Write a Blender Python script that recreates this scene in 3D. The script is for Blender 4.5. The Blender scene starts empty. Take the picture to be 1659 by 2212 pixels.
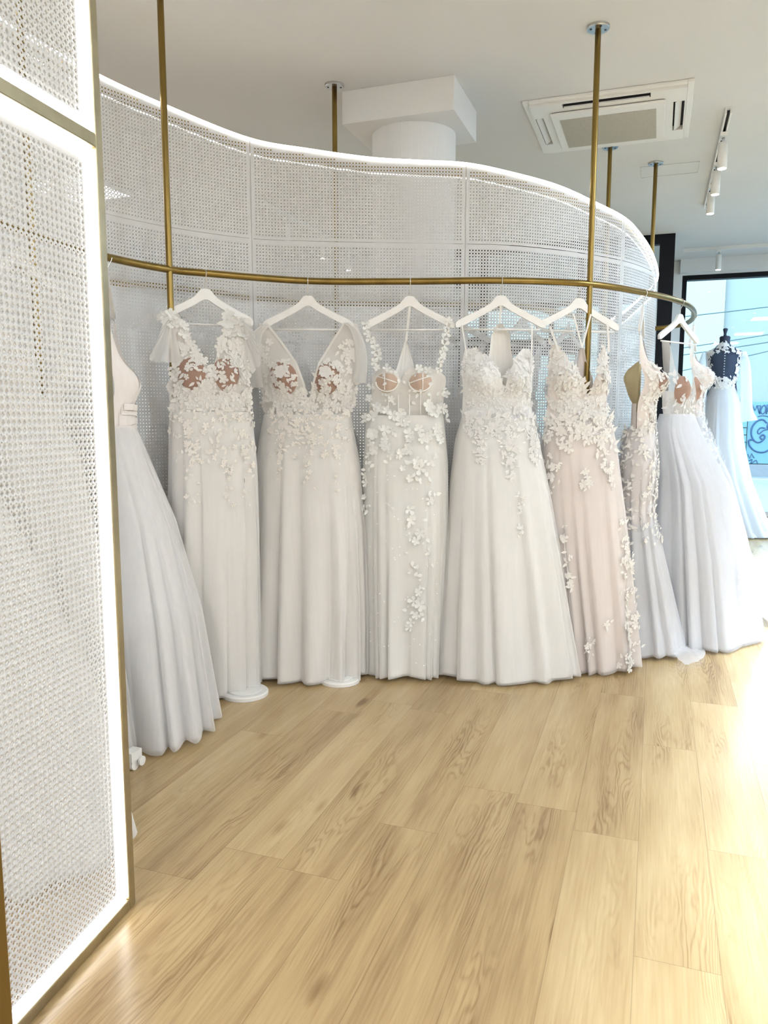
import bpy, math, random
import numpy as np
from mathutils import Vector
C = bpy.context.scene.collection
SC = bpy.context.scene
PI = math.pi
CZ = 1.32                      # camera height
# ---------------------------------------------------------------- camera
PITCH = math.radians(7.21); YAW = math.radians(19.44)
cam = bpy.data.cameras.new('camera'); co = bpy.data.objects.new('camera', cam); C.objects.link(co)
cam.sensor_fit = 'HORIZONTAL'; cam.sensor_width = 36.0; cam.lens = 36.0 * 1660 / 1659
cam.clip_start = 0.02; cam.clip_end = 200
co.location = (0, 0, CZ); co.rotation_euler = (PI/2 - PITCH, 0, YAW)
SC.camera = co
# ---------------------------------------------------------------- exposure, world
SC.view_settings.view_transform = 'Standard'; SC.view_settings.look = 'None'
SC.view_settings.gamma = 1.0; SC.view_settings.use_curve_mapping = False
SC.view_settings.exposure = 1.02
SC.cycles.transparent_max_bounces = 24
SC.cycles.max_bounces = 8
SC.cycles.sample_clamp_indirect = 6.0
w = bpy.data.worlds.new('sky'); SC.world = w; w.use_nodes = True
bg = w.node_tree.nodes['Background']
bg.inputs[0].default_value = (0.52, 0.76, 1.0, 1); bg.inputs[1].default_value = 6.5
CEIL = 3.19
XRW = 2.4                      # right wall

def area(name, loc, rot, sx, sy, power, col):
    l = bpy.data.lights.new(name, 'AREA'); l.shape = 'RECTANGLE'; l.size = sx; l.size_y = sy
    l.energy = power; l.color = col
    o = bpy.data.objects.new(name, l); C.objects.link(o); o.location = loc; o.rotation_euler = rot
    return o
# daylight enters through the two shop windows in the back wall
for nm, x, z, sx, sz in (('window_daylight', 1.26, 1.52, 2.0, 2.9), ('window_daylight', -1.3, 1.4, 2.3, 2.6)):
    p = area(nm, (x, 10.62, z), (-PI/2, 0, 0), sx, sz, 1, (1, 1, 1)); p.data.cycles.is_portal = True
p = area('window_daylight', (XRW+.16, 7.9, 1.45), (PI/2, 0, PI/2), 3.4, 2.8, 1, (1, 1, 1)); p.data.cycles.is_portal = True  # portal for the added side window
# added fill lamps behind the camera and over the floor
FILL_LAMPS = [((-0.6, -1.6), 50), ((1.6, -1.2), 48), ((1.9, 1.2), 24), ((1.95, 4.2), 26), ((-4.6, 5.4), 34), ((-4.4, 2.4), 24), ((1.95, 8.0), 16)]

# ---------------------------------------------------------------- geometry helpers
def mesh_obj(name, verts, faces, mat, parent=None, smooth=False):
    m = bpy.data.meshes.new(name); m.from_pydata([tuple(v) for v in verts], [], faces)
    if mat: m.materials.append(mat)
    if smooth: m.shade_smooth()
    m.validate()
    o = bpy.data.objects.new(name, m); C.objects.link(o)
    if parent: o.parent = parent
    return o
class MB:
    def __init__(s): s.v = []; s.f = []
    def add(s, vs, fs):
        b = len(s.v); s.v += [tuple(x) for x in vs]; s.f += [tuple(b+i for i in f) for f in fs]
    def box(s, x0, x1, y0, y1, z0, z1):
        s.add([(x0,y0,z0),(x1,y0,z0),(x1,y1,z0),(x0,y1,z0),(x0,y0,z1),(x1,y0,z1),(x1,y1,z1),(x0,y1,z1)],
              [(0,3,2,1),(4,5,6,7),(0,1,5,4),(1,2,6,5),(2,3,7,6),(3,0,4,7)])
        return s
    def obox(s, p0, p1, w, z0, z1, off=0.0):
        """box along plan segment p0-p1, width w (centred + off to the right)"""
        d = np.array(p1, float)-np.array(p0, float); L = np.linalg.norm(d); d /= L; n = np.array([d[1], -d[0]])
        a = np.array(p0, float)+n*(off-w/2); b = np.array(p1, float)+n*(off-w/2)
        c = b+n*w; e = a+n*w
        q = [a, b, c, e]
        s.add([(x[0],x[1],z0) for x in q]+[(x[0],x[1],z1) for x in q],
              [(0,3,2,1),(4,5,6,7),(0,1,5,4),(1,2,6,5),(2,3,7,6),(3,0,4,7)])
        return s
    def tube(s, pts, r, seg=12, closed=False, caps=True):
        pts = [np.array(p, float) for p in pts]; n = len(pts); vs = []
        up = np.array([0, 0, 1.0])
        t0 = pts[1]-pts[0]
        if abs(t0[2]) > 0.9*np.linalg.norm(t0): up = np.array([1.0, 0.13, 0])
        prev = None
        for i, p in enumerate(pts):
            if closed: t = pts[(i+1) % n]-pts[i-1]
            else: t = pts[min(i+1, n-1)]-pts[max(i-1, 0)]
            t = t/(np.linalg.norm(t)+1e-12)
            if prev is None: a = np.cross(t, up)
            else: a = prev-t*np.dot(prev, t)
            a /= np.linalg.norm(a)+1e-12; prev = a; b = np.cross(t, a)
            rr = r[i] if hasattr(r, '__len__') else r
            for k in range(seg):
                an = 2*PI*k/seg; vs.append(p+rr*(math.cos(an)*a+math.sin(an)*b))
        fs = []
        for i in range(n if closed else n-1):
            for k in range(seg):
                k2 = (k+1) % seg; i2 = (i+1) % n
                fs.append((i*seg+k, i*seg+k2, i2*seg+k2, i2*seg+k))
        if caps and not closed:
            fs.append(tuple(range(seg))[::-1]); fs.append(tuple((n-1)*seg+k for k in range(seg)))
        s.add(vs, fs); return s
    def lathe(s, prof, cx=0, cy=0, seg=32):
        vs = []; fs = []
        for r, z in prof:
            for k in range(seg):
                a = 2*PI*k/seg; vs.append((cx+r*math.cos(a), cy+r*math.sin(a), z))
        for i in range(len(prof)-1):
            for k in range(seg):
                k2 = (k+1) % seg; fs.append((i*seg+k, i*seg+k2, (i+1)*seg+k2, (i+1)*seg+k))
        fs.append(tuple(range(seg))[::-1]); fs.append(tuple((len(prof)-1)*seg+k for k in range(seg)))
        s.add(vs, fs); return s
    def build(s, name, mat, parent=None, smooth=False):
        return mesh_obj(name, s.v, s.f, mat, parent, smooth)
def empty(name, loc=(0, 0, 0), rz=0, parent=None):
    o = bpy.data.objects.new(name, None); C.objects.link(o); o.location = loc; o.rotation_euler = (0, 0, rz)
    o.empty_display_size = 0.1
    if parent: o.parent = parent
    return o
def tag(o, label=None, cat=None, group=None, kind=None):
    if label: o['label'] = label
    if cat: o['category'] = cat
    if group: o['group'] = group
    if kind: o['kind'] = kind
    return o
def bevel(o, wdt=0.003, seg=2):
    m = o.modifiers.new('bevel', 'BEVEL'); m.width = wdt; m.segments = seg; m.limit_method = 'ANGLE'; return o
def spline(pts, n):
    """Catmull-Rom through pts (any dimension), resampled to about equal spacing"""
    P = [np.array(p, float) for p in pts]; P = [2*P[0]-P[1]]+P+[2*P[-1]-P[-2]]
    out = []
    for i in range(1, len(P)-2):
        for k in range(24):
            t = k/24.0
            out.append(0.5*((2*P[i])+(-P[i-1]+P[i+1])*t+(2*P[i-1]-5*P[i]+4*P[i+1]-P[i+2])*t*t+(-P[i-1]+3*P[i]-3*P[i+1]+P[i+2])*t**3))
    out.append(P[-2]); out = np.array(out)
    d = np.r_[0, np.cumsum(np.linalg.norm(np.diff(out[:, :2], axis=0), axis=1))]
    s = np.linspace(0, d[-1], n)
    return np.stack([np.interp(s, d, out[:, k]) for k in range(out.shape[1])], 1)

# ---------------------------------------------------------------- materials
def mat(name, col, rough=0.5, metal=0.0, **k):
    m = bpy.data.materials.new(name); m.use_nodes = True
    b = m.node_tree.nodes['Principled BSDF']
    b.inputs['Base Color'].default_value = (*col, 1); b.inputs['Roughness'].default_value = rough
    b.inputs['Metallic'].default_value = metal
    for kk, v in k.items(): b.inputs[kk.replace('_', ' ')].default_value = v
    return m
def noise_mat(name, col, rough=0.5, metal=0.0, scale=20, amt=0.06, bump=0.0, stretch=(1, 1, 1), **k):
    m = mat(name, col, rough, metal, **k); nt = m.node_tree; b = nt.nodes['Principled BSDF']
    tc = nt.nodes.new('ShaderNodeTexCoord'); mp = nt.nodes.new('ShaderNodeMapping'); mp.inputs['Scale'].default_value = stretch
    nz = nt.nodes.new('ShaderNodeTexNoise'); nz.inputs['Scale'].default_value = scale; nz.inputs['Detail'].default_value = 4
    nt.links.new(tc.outputs['Object'], mp.inputs['Vector']); nt.links.new(mp.outputs[0], nz.inputs['Vector'])
    mr = nt.nodes.new('ShaderNodeMapRange'); mr.inputs[1].default_value = 0.3; mr.inputs[2].default_value = 0.7
    mr.inputs[3].default_value = 1-amt; mr.inputs[4].default_value = 1+amt
    nt.links.new(nz.outputs[0], mr.inputs[0])
    vm = nt.nodes.new('ShaderNodeVectorMath'); vm.operation = 'SCALE'; vm.inputs[0].default_value = col
    nt.links.new(mr.outputs[0], vm.inputs['Scale']); nt.links.new(vm.outputs[0], b.inputs['Base Color'])
    if bump:
        bp = nt.nodes.new('ShaderNodeBump'); bp.inputs['Strength'].default_value = bump; bp.inputs['Distance'].default_value = 0.002
        nt.links.new(nz.outputs[0], bp.inputs['Height']); nt.links.new(bp.outputs[0], b.inputs['Normal'])
    return m
def emis(name, col, s):
    m = bpy.data.materials.new(name); m.use_nodes = True; nt = m.node_tree
    b = nt.nodes['Principled BSDF']; b.inputs['Base Color'].default_value = (0.8, 0.8, 0.8, 1)
    b.inputs['Emission Color'].default_value = (*col, 1); b.inputs['Emission Strength'].default_value = s
    return m
def cloth(name, col, alpha=1.0, trans=0.35, rough=0.8):
    """fabric: diffuse + translucent, alpha below 1 for net and tulle"""
    m = bpy.data.materials.new(name); m.use_nodes = True; nt = m.node_tree; nt.nodes.clear()
    out = nt.nodes.new('ShaderNodeOutputMaterial')
    tc = nt.nodes.new('ShaderNodeTexCoord'); mp = nt.nodes.new('ShaderNodeMapping'); mp.inputs['Scale'].default_value = (60, 60, 1.5)
    nz = nt.nodes.new('ShaderNodeTexNoise'); nz.inputs['Scale'].default_value = 1.0; nz.inputs['Detail'].default_value = 3
    nt.links.new(tc.outputs['Object'], mp.inputs[0]); nt.links.new(mp.outputs[0], nz.inputs['Vector'])
    mr = nt.nodes.new('ShaderNodeMapRange'); mr.inputs[3].default_value = 0.93; mr.inputs[4].default_value = 1.05
    nt.links.new(nz.outputs[0], mr.inputs[0])
    vm = nt.nodes.new('ShaderNodeVectorMath'); vm.operation = 'SCALE'; vm.inputs[0].default_value = col
    nt.links.new(mr.outputs[0], vm.inputs['Scale'])
    d = nt.nodes.new('ShaderNodeBsdfDiffuse'); d.inputs['Roughness'].default_value = 0.5
    t = nt.nodes.new('ShaderNodeBsdfTranslucent')
    nt.links.new(vm.outputs[0], d.inputs[0]); nt.links.new(vm.outputs[0], t.inputs[0])
    mx = nt.nodes.new('ShaderNodeMixShader'); mx.inputs[0].default_value = trans
    nt.links.new(d.outputs[0], mx.inputs[1]); nt.links.new(t.outputs[0], mx.inputs[2])
    last = mx
    if alpha < 1:
        tr = nt.nodes.new('ShaderNodeBsdfTransparent'); m2 = nt.nodes.new('ShaderNodeMixShader')
        # a net looks denser at grazing angles
        lw = nt.nodes.new('ShaderNodeLayerWeight'); lw.inputs[0].default_value = 0.35
        ma = nt.nodes.new('ShaderNodeMath'); ma.operation = 'MULTIPLY_ADD'; ma.use_clamp = True
        ma.inputs[1].default_value = 0.5; ma.inputs[2].default_value = alpha
        nt.links.new(lw.outputs['Facing'], ma.inputs[0]); nt.links.new(ma.outputs[0], m2.inputs[0])
        nt.links.new(tr.outputs[0], m2.inputs[1]); nt.links.new(mx.outputs[0], m2.inputs[2]); last = m2
    nt.links.new(last.outputs[0], out.inputs[0])
    return m
M = {}
M['paint'] = noise_mat('white_wall_paint', (0.74, 0.735, 0.72), 0.85, scale=3, amt=0.015)
M['ceiling'] = noise_mat('white_ceiling_paint', (0.65, 0.65, 0.645), 0.9, scale=2, amt=0.015)
M['mesh'] = noise_mat('white_powder_coat', (0.60, 0.60, 0.60), 0.42, scale=40, amt=0.02)
M['brass'] = noise_mat('brushed_brass', (0.25, 0.17, 0.052), 0.32, 1.0, scale=14, amt=0.16, stretch=(1, 1, 0.2))
M['brass_pale'] = noise_mat('pale_brushed_brass', (0.42, 0.37, 0.25), 0.33, 1.0, scale=14, amt=0.12)
M['steel'] = noise_mat('brushed_steel', (0.55, 0.56, 0.56), 0.3, 1.0, scale=30, amt=0.1)
M['chrome'] = mat('hook_wire', (0.75, 0.75, 0.74), 0.22, 1.0)
M['screw'] = mat('dark_screw', (0.05, 0.05, 0.05), 0.5, 0.6)
M['led'] = emis('led_light', (1.0, 0.98, 0.95), 5.0)
M['led_dim'] = emis('led_light_dim', (1.0, 0.98, 0.95), 2.2)
M['led_band'] = emis('led_light_band', (1.0, 0.99, 0.97), 3.0)
M['hanger'] = noise_mat('white_lacquered_wood', (0.80, 0.79, 0.77), 0.4, scale=25, amt=0.02)
M['black'] = mat('black_frame', (0.004, 0.0045, 0.007), 0.5, Specular_IOR_Level=0.2)
M['darkgap'] = mat('dark_gap', (0.03, 0.028, 0.03), 0.9)
M['plastic'] = noise_mat('white_plastic', (0.78, 0.77, 0.74), 0.45, scale=10, amt=0.01)
M['filter'] = noise_mat('grey_beige_filter', (0.42, 0.40, 0.345), 0.9, scale=160, amt=0.1, bump=0.4)
M['lamp'] = emis('lamp_light', (1.0, 0.9, 0.74), 14.0)
M['panel'] = emis('fill_panel_light', (0.97, 0.985, 1.0), 2.0)
W1 = (0.83, 0.80, 0.765)
M['satin'] = cloth('ivory_satin', (0.83, 0.785, 0.76), 1, 0.1)
M['ivory'] = cloth('ivory_lining', (0.86, 0.835, 0.80), 1, 0.1)
M['white'] = cloth('white_lining', (0.89, 0.885, 0.87), 1, 0.1)
M['cool'] = cloth('cool_white_lining', (0.85, 0.85, 0.86), 1, 0.3)
M['blush'] = cloth('blush_lining', (0.83, 0.765, 0.73), 1, 0.12)
M['olive'] = cloth('nude_olive_lining', (0.55, 0.46, 0.28), 1, 0.2)
M['nude'] = cloth('nude_cup', (0.42, 0.275, 0.215), 1, 0.1)
M['nude_light'] = cloth('light_nude_cup', (0.60, 0.465, 0.375), 1, 0.1)
M['tulle'] = cloth('white_tulle', (0.90, 0.885, 0.865), 0.46, 0.42)
M['tulle_cool'] = cloth('cool_tulle', (0.86, 0.865, 0.89), 0.45, 0.55)
M['tulle_blush'] = cloth('blush_tulle', (0.90, 0.86, 0.84), 0.42, 0.42)
M['net'] = cloth('illusion_net', (0.83, 0.79, 0.74), 0.40, 0.4)
M['net_dense'] = cloth('dense_illusion_net', (0.86, 0.83, 0.785), 0.82, 0.3)
M['net_ivory'] = cloth('ivory_illusion_net', (0.82, 0.785, 0.74), 0.82, 0.3)
M['net_dark'] = cloth('dark_illusion_net', (0.10, 0.13, 0.20), 0.6, 0.2)
M['lace'] = cloth('white_lace', (0.90, 0.88, 0.85), 1, 0.3)
M['lace_cool'] = cloth('cool_lace', (0.90, 0.89, 0.88), 1, 0.3)
M['ivory_lace'] = cloth('ivory_lace', (0.86, 0.825, 0.78), 1, 0.2)
M['bright'] = cloth('bright_white_lining', (0.91, 0.90, 0.875), 1, 0.12)
M['tulle_bright'] = cloth('bright_white_tulle', (0.92, 0.91, 0.89), 0.55, 0.45)
M['petal'] = cloth('white_petals', (0.93, 0.93, 0.91), 1, 0.35)
M['bead'] = mat('clear_beads', (0.95, 0.95, 0.95), 0.12)
M['navy'] = mat('navy_mannequin_cloth', (0.02, 0.025, 0.05), 0.8)

def glass_mat():
    m = bpy.data.materials.new('window_glass'); m.use_nodes = True; nt = m.node_tree; nt.nodes.clear()
    o = nt.nodes.new('ShaderNodeOutputMaterial'); t = nt.nodes.new('ShaderNodeBsdfTransparent'); g = nt.nodes.new('ShaderNodeBsdfGlossy')
    g.inputs['Roughness'].default_value = 0.02; t.inputs[0].default_value = (0.96, 0.985, 0.98, 1)
    x = nt.nodes.new('ShaderNodeMixShader'); f = nt.nodes.new('ShaderNodeFresnel'); f.inputs[0].default_value = 1.3
    nt.links.new(f.outputs[0], x.inputs[0]); nt.links.new(t.outputs[0], x.inputs[1]); nt.links.new(g.outputs[0], x.inputs[2])
    nt.links.new(x.outputs[0], o.inputs[0]); return m
M['glass'] = glass_mat()

def floor_mat():
    m = bpy.data.materials.new('oak_plank_floor'); m.use_nodes = True; nt = m.node_tree; N = nt.nodes; L = nt.links
    b = N['Principled BSDF']
    def math_(op, a, bb=None, c=None):
        n = N.new('ShaderNodeMath'); n.operation = op
        for i, v in enumerate((a, bb, c)):
            if v is None: continue
            if isinstance(v, (int, float)): n.inputs[i].default_value = v
            else: L.new(v, n.inputs[i])
        return n.outputs[0]
    tc = N.new('ShaderNodeTexCoord'); sp = N.new('ShaderNodeSeparateXYZ'); L.new(tc.outputs['Object'], sp.inputs[0])
    X, Y = sp.outputs[0], sp.outputs[1]
    xi = math_('DIVIDE', X, 0.2); col = math_('FLOOR', xi); fx = math_('SUBTRACT', xi, col)
    wn = N.new('ShaderNodeTexWhiteNoise'); wn.noise_dimensions = '1D'; L.new(col, wn.inputs['W'])
    yo = math_('MULTIPLY_ADD', wn.outputs[0], 1.3, Y); yi = math_('DIVIDE', yo, 1.3); row = math_('FLOOR', yi); fy = math_('SUBTRACT', yi, row)
    cb = N.new('ShaderNodeCombineXYZ'); L.new(col, cb.inputs[0]); L.new(row, cb.inputs[1])
    w2 = N.new('ShaderNodeTexWhiteNoise'); w2.noise_dimensions = '2D'; L.new(cb.outputs[0], w2.inputs['Vector'])
    rnd = w2.outputs[0]; sc = N.new('ShaderNodeSeparateColor'); L.new(w2.outputs['Color'], sc.inputs[0])
    # local coordinates in the plank, shifted per plank
    lx = math_('SUBTRACT', fx, math_('MULTIPLY_ADD', sc.outputs[1], 0.5, 0.25))
    ly = math_('MULTIPLY_ADD', rnd, 37.0, Y)
    lc = N.new('ShaderNodeCombineXYZ'); L.new(math_('MULTIPLY', lx, 0.2), lc.inputs[0]); L.new(ly, lc.inputs[1]); L.new(math_('MULTIPLY', rnd, 9.0), lc.inputs[2])
    mp = N.new('ShaderNodeMapping'); mp.inputs['Scale'].default_value = (7, 1.1, 1); L.new(lc.outputs[0], mp.inputs[0])
    nz = N.new('ShaderNodeTexNoise'); nz.inputs['Scale'].default_value = 1.6; nz.inputs['Detail'].default_value = 3; L.new(mp.outputs[0], nz.inputs['Vector'])
    # cathedral figure: arches along the plank
    arch = math_('MULTIPLY_ADD', math_('MULTIPLY', lx, lx), -5.0, math_('MULTIPLY', ly, 0.75))
    arch = math_('MULTIPLY_ADD', nz.outputs[0], 2.2, arch)
    ring = math_('SINE', math_('MULTIPLY', arch, 34.0))
    ring = math_('POWER', math_('MULTIPLY_ADD', ring, 0.5, 0.5), 2.0)
    mp2 = N.new('ShaderNodeMapping'); mp2.inputs['Scale'].default_value = (5, 0.9, 1); L.new(lc.outputs[0], mp2.inputs[0])
    nm = N.new('ShaderNodeTexNoise'); nm.inputs['Scale'].default_value = 1.3; nm.inputs['Detail'].default_value = 2; L.new(mp2.outputs[0], nm.inputs['Vector'])
    mask = N.new('ShaderNodeMapRange'); mask.inputs[1].default_value = 0.5; mask.inputs[2].default_value = 0.66; L.new(nm.outputs[0], mask.inputs[0])
    ring = math_('MULTIPLY', ring, mask.outputs[0])
    # fine straight grain
    mp3 = N.new('ShaderNodeMapping'); mp3.inputs['Scale'].default_value = (150, 5, 1); L.new(lc.outputs[0], mp3.inputs[0])
    ng = N.new('ShaderNodeTexNoise'); ng.inputs['Scale'].default_value = 1.0; ng.inputs['Detail'].default_value = 5; L.new(mp3.outputs[0], ng.inputs['Vector'])
    # broad tone
    mp4 = N.new('ShaderNodeMapping'); mp4.inputs['Scale'].default_value = (14, 1.4, 1); L.new(lc.outputs[0], mp4.inputs[0])
    nb = N.new('ShaderNodeTexNoise'); nb.inputs['Scale'].default_value = 1.0; nb.inputs['Detail'].default_value = 4; L.new(mp4.outputs[0], nb.inputs['Vector'])
    # knots
    mp5 = N.new('ShaderNodeMapping'); mp5.inputs['Scale'].default_value = (5.5, 1.7, 1); L.new(lc.outputs[0], mp5.inputs[0])
    vo = N.new('ShaderNodeTexVoronoi'); vo.inputs['Scale'].default_value = 1.0; L.new(mp5.outputs[0], vo.inputs['Vector'])
    kn = N.new('ShaderNodeMapRange'); kn.inputs[1].default_value = 0.02; kn.inputs[2].default_value = 0.14; kn.inputs[3].default_value = 1; kn.inputs[4].default_value = 0
    L.new(math_('MULTIPLY_ADD', nb.outputs[0], 0.12, math_('SUBTRACT', vo.outputs['Distance'], 0.05)), kn.inputs[0])
    t = math_('MULTIPLY_ADD', sc.outputs[2], 0.34, 0.33)
    t = math_('MULTIPLY_ADD', math_('SUBTRACT', nb.outputs[0], 0.5), 0.9, t)
    t = math_('MULTIPLY_ADD', math_('SUBTRACT', ng.outputs[0], 0.5), 0.55, t)
    t = math_('MULTIPLY_ADD', ring, -0.24, t)
    t = math_('MULTIPLY_ADD', kn.outputs[0], -0.55, t)
    cr = N.new('ShaderNodeValToRGB'); L.new(t, cr.inputs[0]); e = cr.color_ramp.elements
    e[0].position = 0.0; e[0].color = (0.21, 0.122, 0.05, 1); e[1].position = 1.0; e[1].color = (0.57, 0.435, 0.235, 1)
    x = e.new(0.45); x.color = (0.42, 0.29, 0.137, 1)
    # seams
    sx = math_('MINIMUM', fx, math_('SUBTRACT', 1.0, fx)); sy = math_('MULTIPLY', math_('MINIMUM', fy, math_('SUBTRACT', 1.0, fy)), 6.5)
    sm = math_('MINIMUM', sx, sy); se = N.new('ShaderNodeMapRange'); se.inputs[1].default_value = 0.002; se.inputs[2].default_value = 0.009
    se.inputs[3].default_value = 0.72; se.inputs[4].default_value = 1.0; L.new(sm, se.inputs[0])
    mul = N.new('ShaderNodeVectorMath'); mul.operation = 'SCALE'; L.new(cr.outputs[0], mul.inputs[0]); L.new(se.outputs[0], mul.inputs['Scale'])
    L.new(mul.outputs[0], b.inputs['Base Color'])
    b.inputs['Roughness'].default_value = 0.27; b.inputs['Specular IOR Level'].default_value = 0.8
    bp = N.new('ShaderNodeBump'); bp.inputs['Strength'].default_value = 0.12; bp.inputs['Distance'].default_value = 0.0006
    L.new(math_('MULTIPLY_ADD', ng.outputs[0], 0.5, se.outputs[0]), bp.inputs['Height']); L.new(bp.outputs[0], b.inputs['Normal'])
    return m
M['floor'] = floor_mat()

# ---------------------------------------------------------------- the room
XL, XR, YN, YB = -6.0, 2.4, -3.2, 10.4
def struct(mb, name, m, parent=None):
    o = mb.build(name, m, parent)
    if parent is None: o['kind'] = 'structure'
    return o
struct(MB().box(XL, XR, YN, YB+0.2, -0.12, 0.0), 'floor', M['floor'])
struct(MB().box(XL-.2, XR+.2, YN-.2, YB+0.2, CEIL, CEIL+0.15), 'ceiling', M['ceiling'])
struct(MB().box(XL-.2, XL, YN, YB+.2, 0, CEIL), 'wall_left', M['paint'])
SY0, SY1, SZ = 6.2, 9.6, 2.9  # unseen side window, added to bring daylight onto the right side
b = MB(); b.box(XR, XR+.2, YN, SY0, 0, CEIL); b.box(XR, XR+.2, SY1, YB+.2, 0, CEIL); b.box(XR, XR+.2, SY0, SY1, SZ, CEIL)
struct(b, 'wall_right', M['paint'])
b = MB()
for y0, y1 in ((SY0, SY0+.06), (SY1-.06, SY1), (7.87, 7.93)): b.box(XR+.04, XR+.12, y0, y1, 0, SZ)
for y0, y1 in ((SY0+.06, 7.87), (7.93, SY1-.06)): b.box(XR+.045, XR+.115, y0, y1, SZ-.06, SZ); b.box(XR+.045, XR+.115, y0, y1, 0, .04)
w3 = struct(b, 'window_added', M['black'])
for y0, y1 in ((SY0+.06, 7.87), (7.93, SY1-.06)): MB().box(XR+.07, XR+.08, y0, y1, .04, SZ-.06).build('window_pane', M['glass'], w3)
struct(MB().box(XL-.2, XR+.2, YN-.2, YN, 0, CEIL), 'wall_front', M['paint'])
WX0, WX1, WZ = 0.22, 2.3, 1.70+CZ      # the large shop window
VX0, VX1, VZ = -2.6, -0.12, 2.78       # the second shop window, behind the partition
b = MB(); b.box(XL, VX0, YB, YB+.2, 0, CEIL); b.box(VX0, VX1, YB, YB+.2, VZ, CEIL); b.box(VX1, WX0, YB, YB+.2, 0, CEIL)
b.box(WX0, WX1, YB, YB+.2, WZ+0.0, CEIL); b.box(WX1, XR, YB, YB+.2, 0, CEIL)
struct(b, 'wall_back', M['paint'])
struct(MB().box(WX0-.03, XR, YB-.12, YB, WZ+.015, CEIL), 'trim_1', M['paint'])      # boxed lintel over the window
def window(name, x0, x1, z0, z1, y, fr, mull=()):
    b = MB(); y0, y1 = y, y+.12
    b.box(x0, x0+fr, y0, y1, z0, z1); b.box(x1-fr, x1, y0, y1, z0, z1); b.box(x0+fr, x1-fr, y0, y1, z1-fr, z1); b.box(x0+fr, x1-fr, y0, y1, z0, z0+fr*.6)
    for mx in mull: b.box(mx-.03, mx+.03, y0+.01, y1-.01, z0, z1)
    o = struct(b, name, M['black'])
    g = MB().box(x0+fr-.005, x1-fr+.005, y+.05, y+.06, z0+.02, z1-fr+.005).build('window_pane', M['glass'], o)
    return o
window('window_1', WX0, WX1, 0, WZ, YB+.04, 0.055)
window('window_2', VX0, VX1, 0, VZ, YB+.04, 0.06, (-1.36,))
# black framed glass partition with a door, one and a half metres in front of the back wall
PY = 8.8
b = MB()
for x0, x1 in ((-2.36, -2.27), (-1.965, -1.885), (-0.885, -0.81), (-0.64, -0.42), (-0.05, 0.10)): b.box(x0, x1, PY, PY+.09, 0, CEIL-.002)
b.box(-2.27, -1.965, PY, PY+.09, CEIL-.085, CEIL-.002); b.box(-1.885, -.885, PY, PY+.09, CEIL-.085, CEIL-.002); b.box(-.81, -.64, PY, PY+.09, CEIL-.1, CEIL-.002); b.box(-.42, -.05, PY, PY+.09, CEIL-.1, CEIL-.002)
b.box(-2.27, -1.965, PY, PY+.09, 2.75, 2.84)
b.box(-2.27, -1.965, PY, PY+.09, 2.08, 2.2); b.box(-1.885, -.885, PY, PY+.09, 1.98, 2.16)
b.box(-.81, -.64, PY, PY+.09, 2.55, 2.80)
b.box(-2.27, -1.965, PY, PY+.09, 0, .1); b.box(-1.885, -.885, PY, PY+.09, 0, .1); b.box(-.81, -.64, PY, PY+.09, 0, .1); b.box(-.42, -.05, PY, PY+.09, 0, .1)
dr = struct(b, 'door_1', M['black'])
for x0, x1 in ((-2.27, -1.965), (-1.885, -.885), (-.81, -.64), (-.42, -.05)):
    MB().box(x0, x1, PY+.04, PY+.048, .1, CEIL-.09).build('door_pane', M['glass'], dr)
struct(MB().box(-5.9, -2.36, PY, PY+.1, 0, CEIL-.002), 'wall_partition', M['paint'])
# round column with its square head under the ceiling
CX, CY = -1.475, 4.73
b = MB(); b.lathe([(.255, 0), (.255, 3.012)], CX, CY, 64); b.box(-1.812, -1.14, 4.40, 4.96, 3.008, CEIL-.001)
o = b.build('trim_2', M['paint']); o['kind'] = 'structure'
tag(o, 'white round column with square head behind the mesh screen')
# service hatch in the ceiling
b = MB(); t = .004
for x0, x1, y0, y1 in ((-.2, .22, 6.43, 6.43+t), (-.2, .22, 6.71, 6.71+t), (-.2, -.2+t, 6.43, 6.714), (.22-t, .22, 6.43, 6.714)): b.box(x0, x1, y0, y1, CEIL-.003, CEIL)
tag(b.build('trim_3', mat('hatch_line', (.6, .6, .6), .9)), kind='structure')

# ---------------------------------------------------------------- outside
M['street'] = noise_mat('street_asphalt', (0.12, 0.125, 0.13), 0.9, scale=6, amt=0.05)
M['kerb'] = noise_mat('pale_kerb', (0.20, 0.21, 0.20), 0.8, scale=6, amt=0.04)
M['facade'] = noise_mat('pale_facade', (0.145, 0.158, 0.142), 0.9, scale=1.2, amt=0.02)
M['facade2'] = noise_mat('white_facade', (0.20, 0.20, 0.17), 0.9, scale=1.2, amt=0.02)
M['shutter'] = noise_mat('graffiti_wall_paint', (0.075, 0.15, 0.17), 0.85, scale=3, amt=0.04)
M['cable'] = mat('dark_cable', (0.03, 0.06, 0.06), 0.8)
M['ink'] = mat('blue_spray_paint', (0.002, 0.03, 0.075), 0.7)
struct(MB().box(-30, 30, YB+.2, 60, -.22, -.12), 'ground', M['street'])
struct(MB().box(XR+.2, 30, -20, YB+.2, -.22, -.12), 'pavement', M['street'])
FY = 20.0
o = tag(MB().box(-14, 1.38, FY, FY+6, -.12, 5.5).build('building_wall', M['facade2']), 'white plain building across the street, left of the blue facade', 'building')
bl = empty('street_building', (1.39, FY+.1, -.12)); tag(bl, 'pale blue building across the street with a blue painted wall', 'building')
MB().box(0, 20, 0, 6, 0, 5.6).build('facade', M['facade'], bl)
gx = 0.62
MB().box(gx, 8.5, -.12, 0, .30, 1.74).build('painted_wall', M['shutter'], bl)
sh = MB()
for k in range(9): sh.box(gx-.16, gx-.02, -.16-(k % 2)*.02, 0, .30+k*.17, .30+k*.17+.15)
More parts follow.
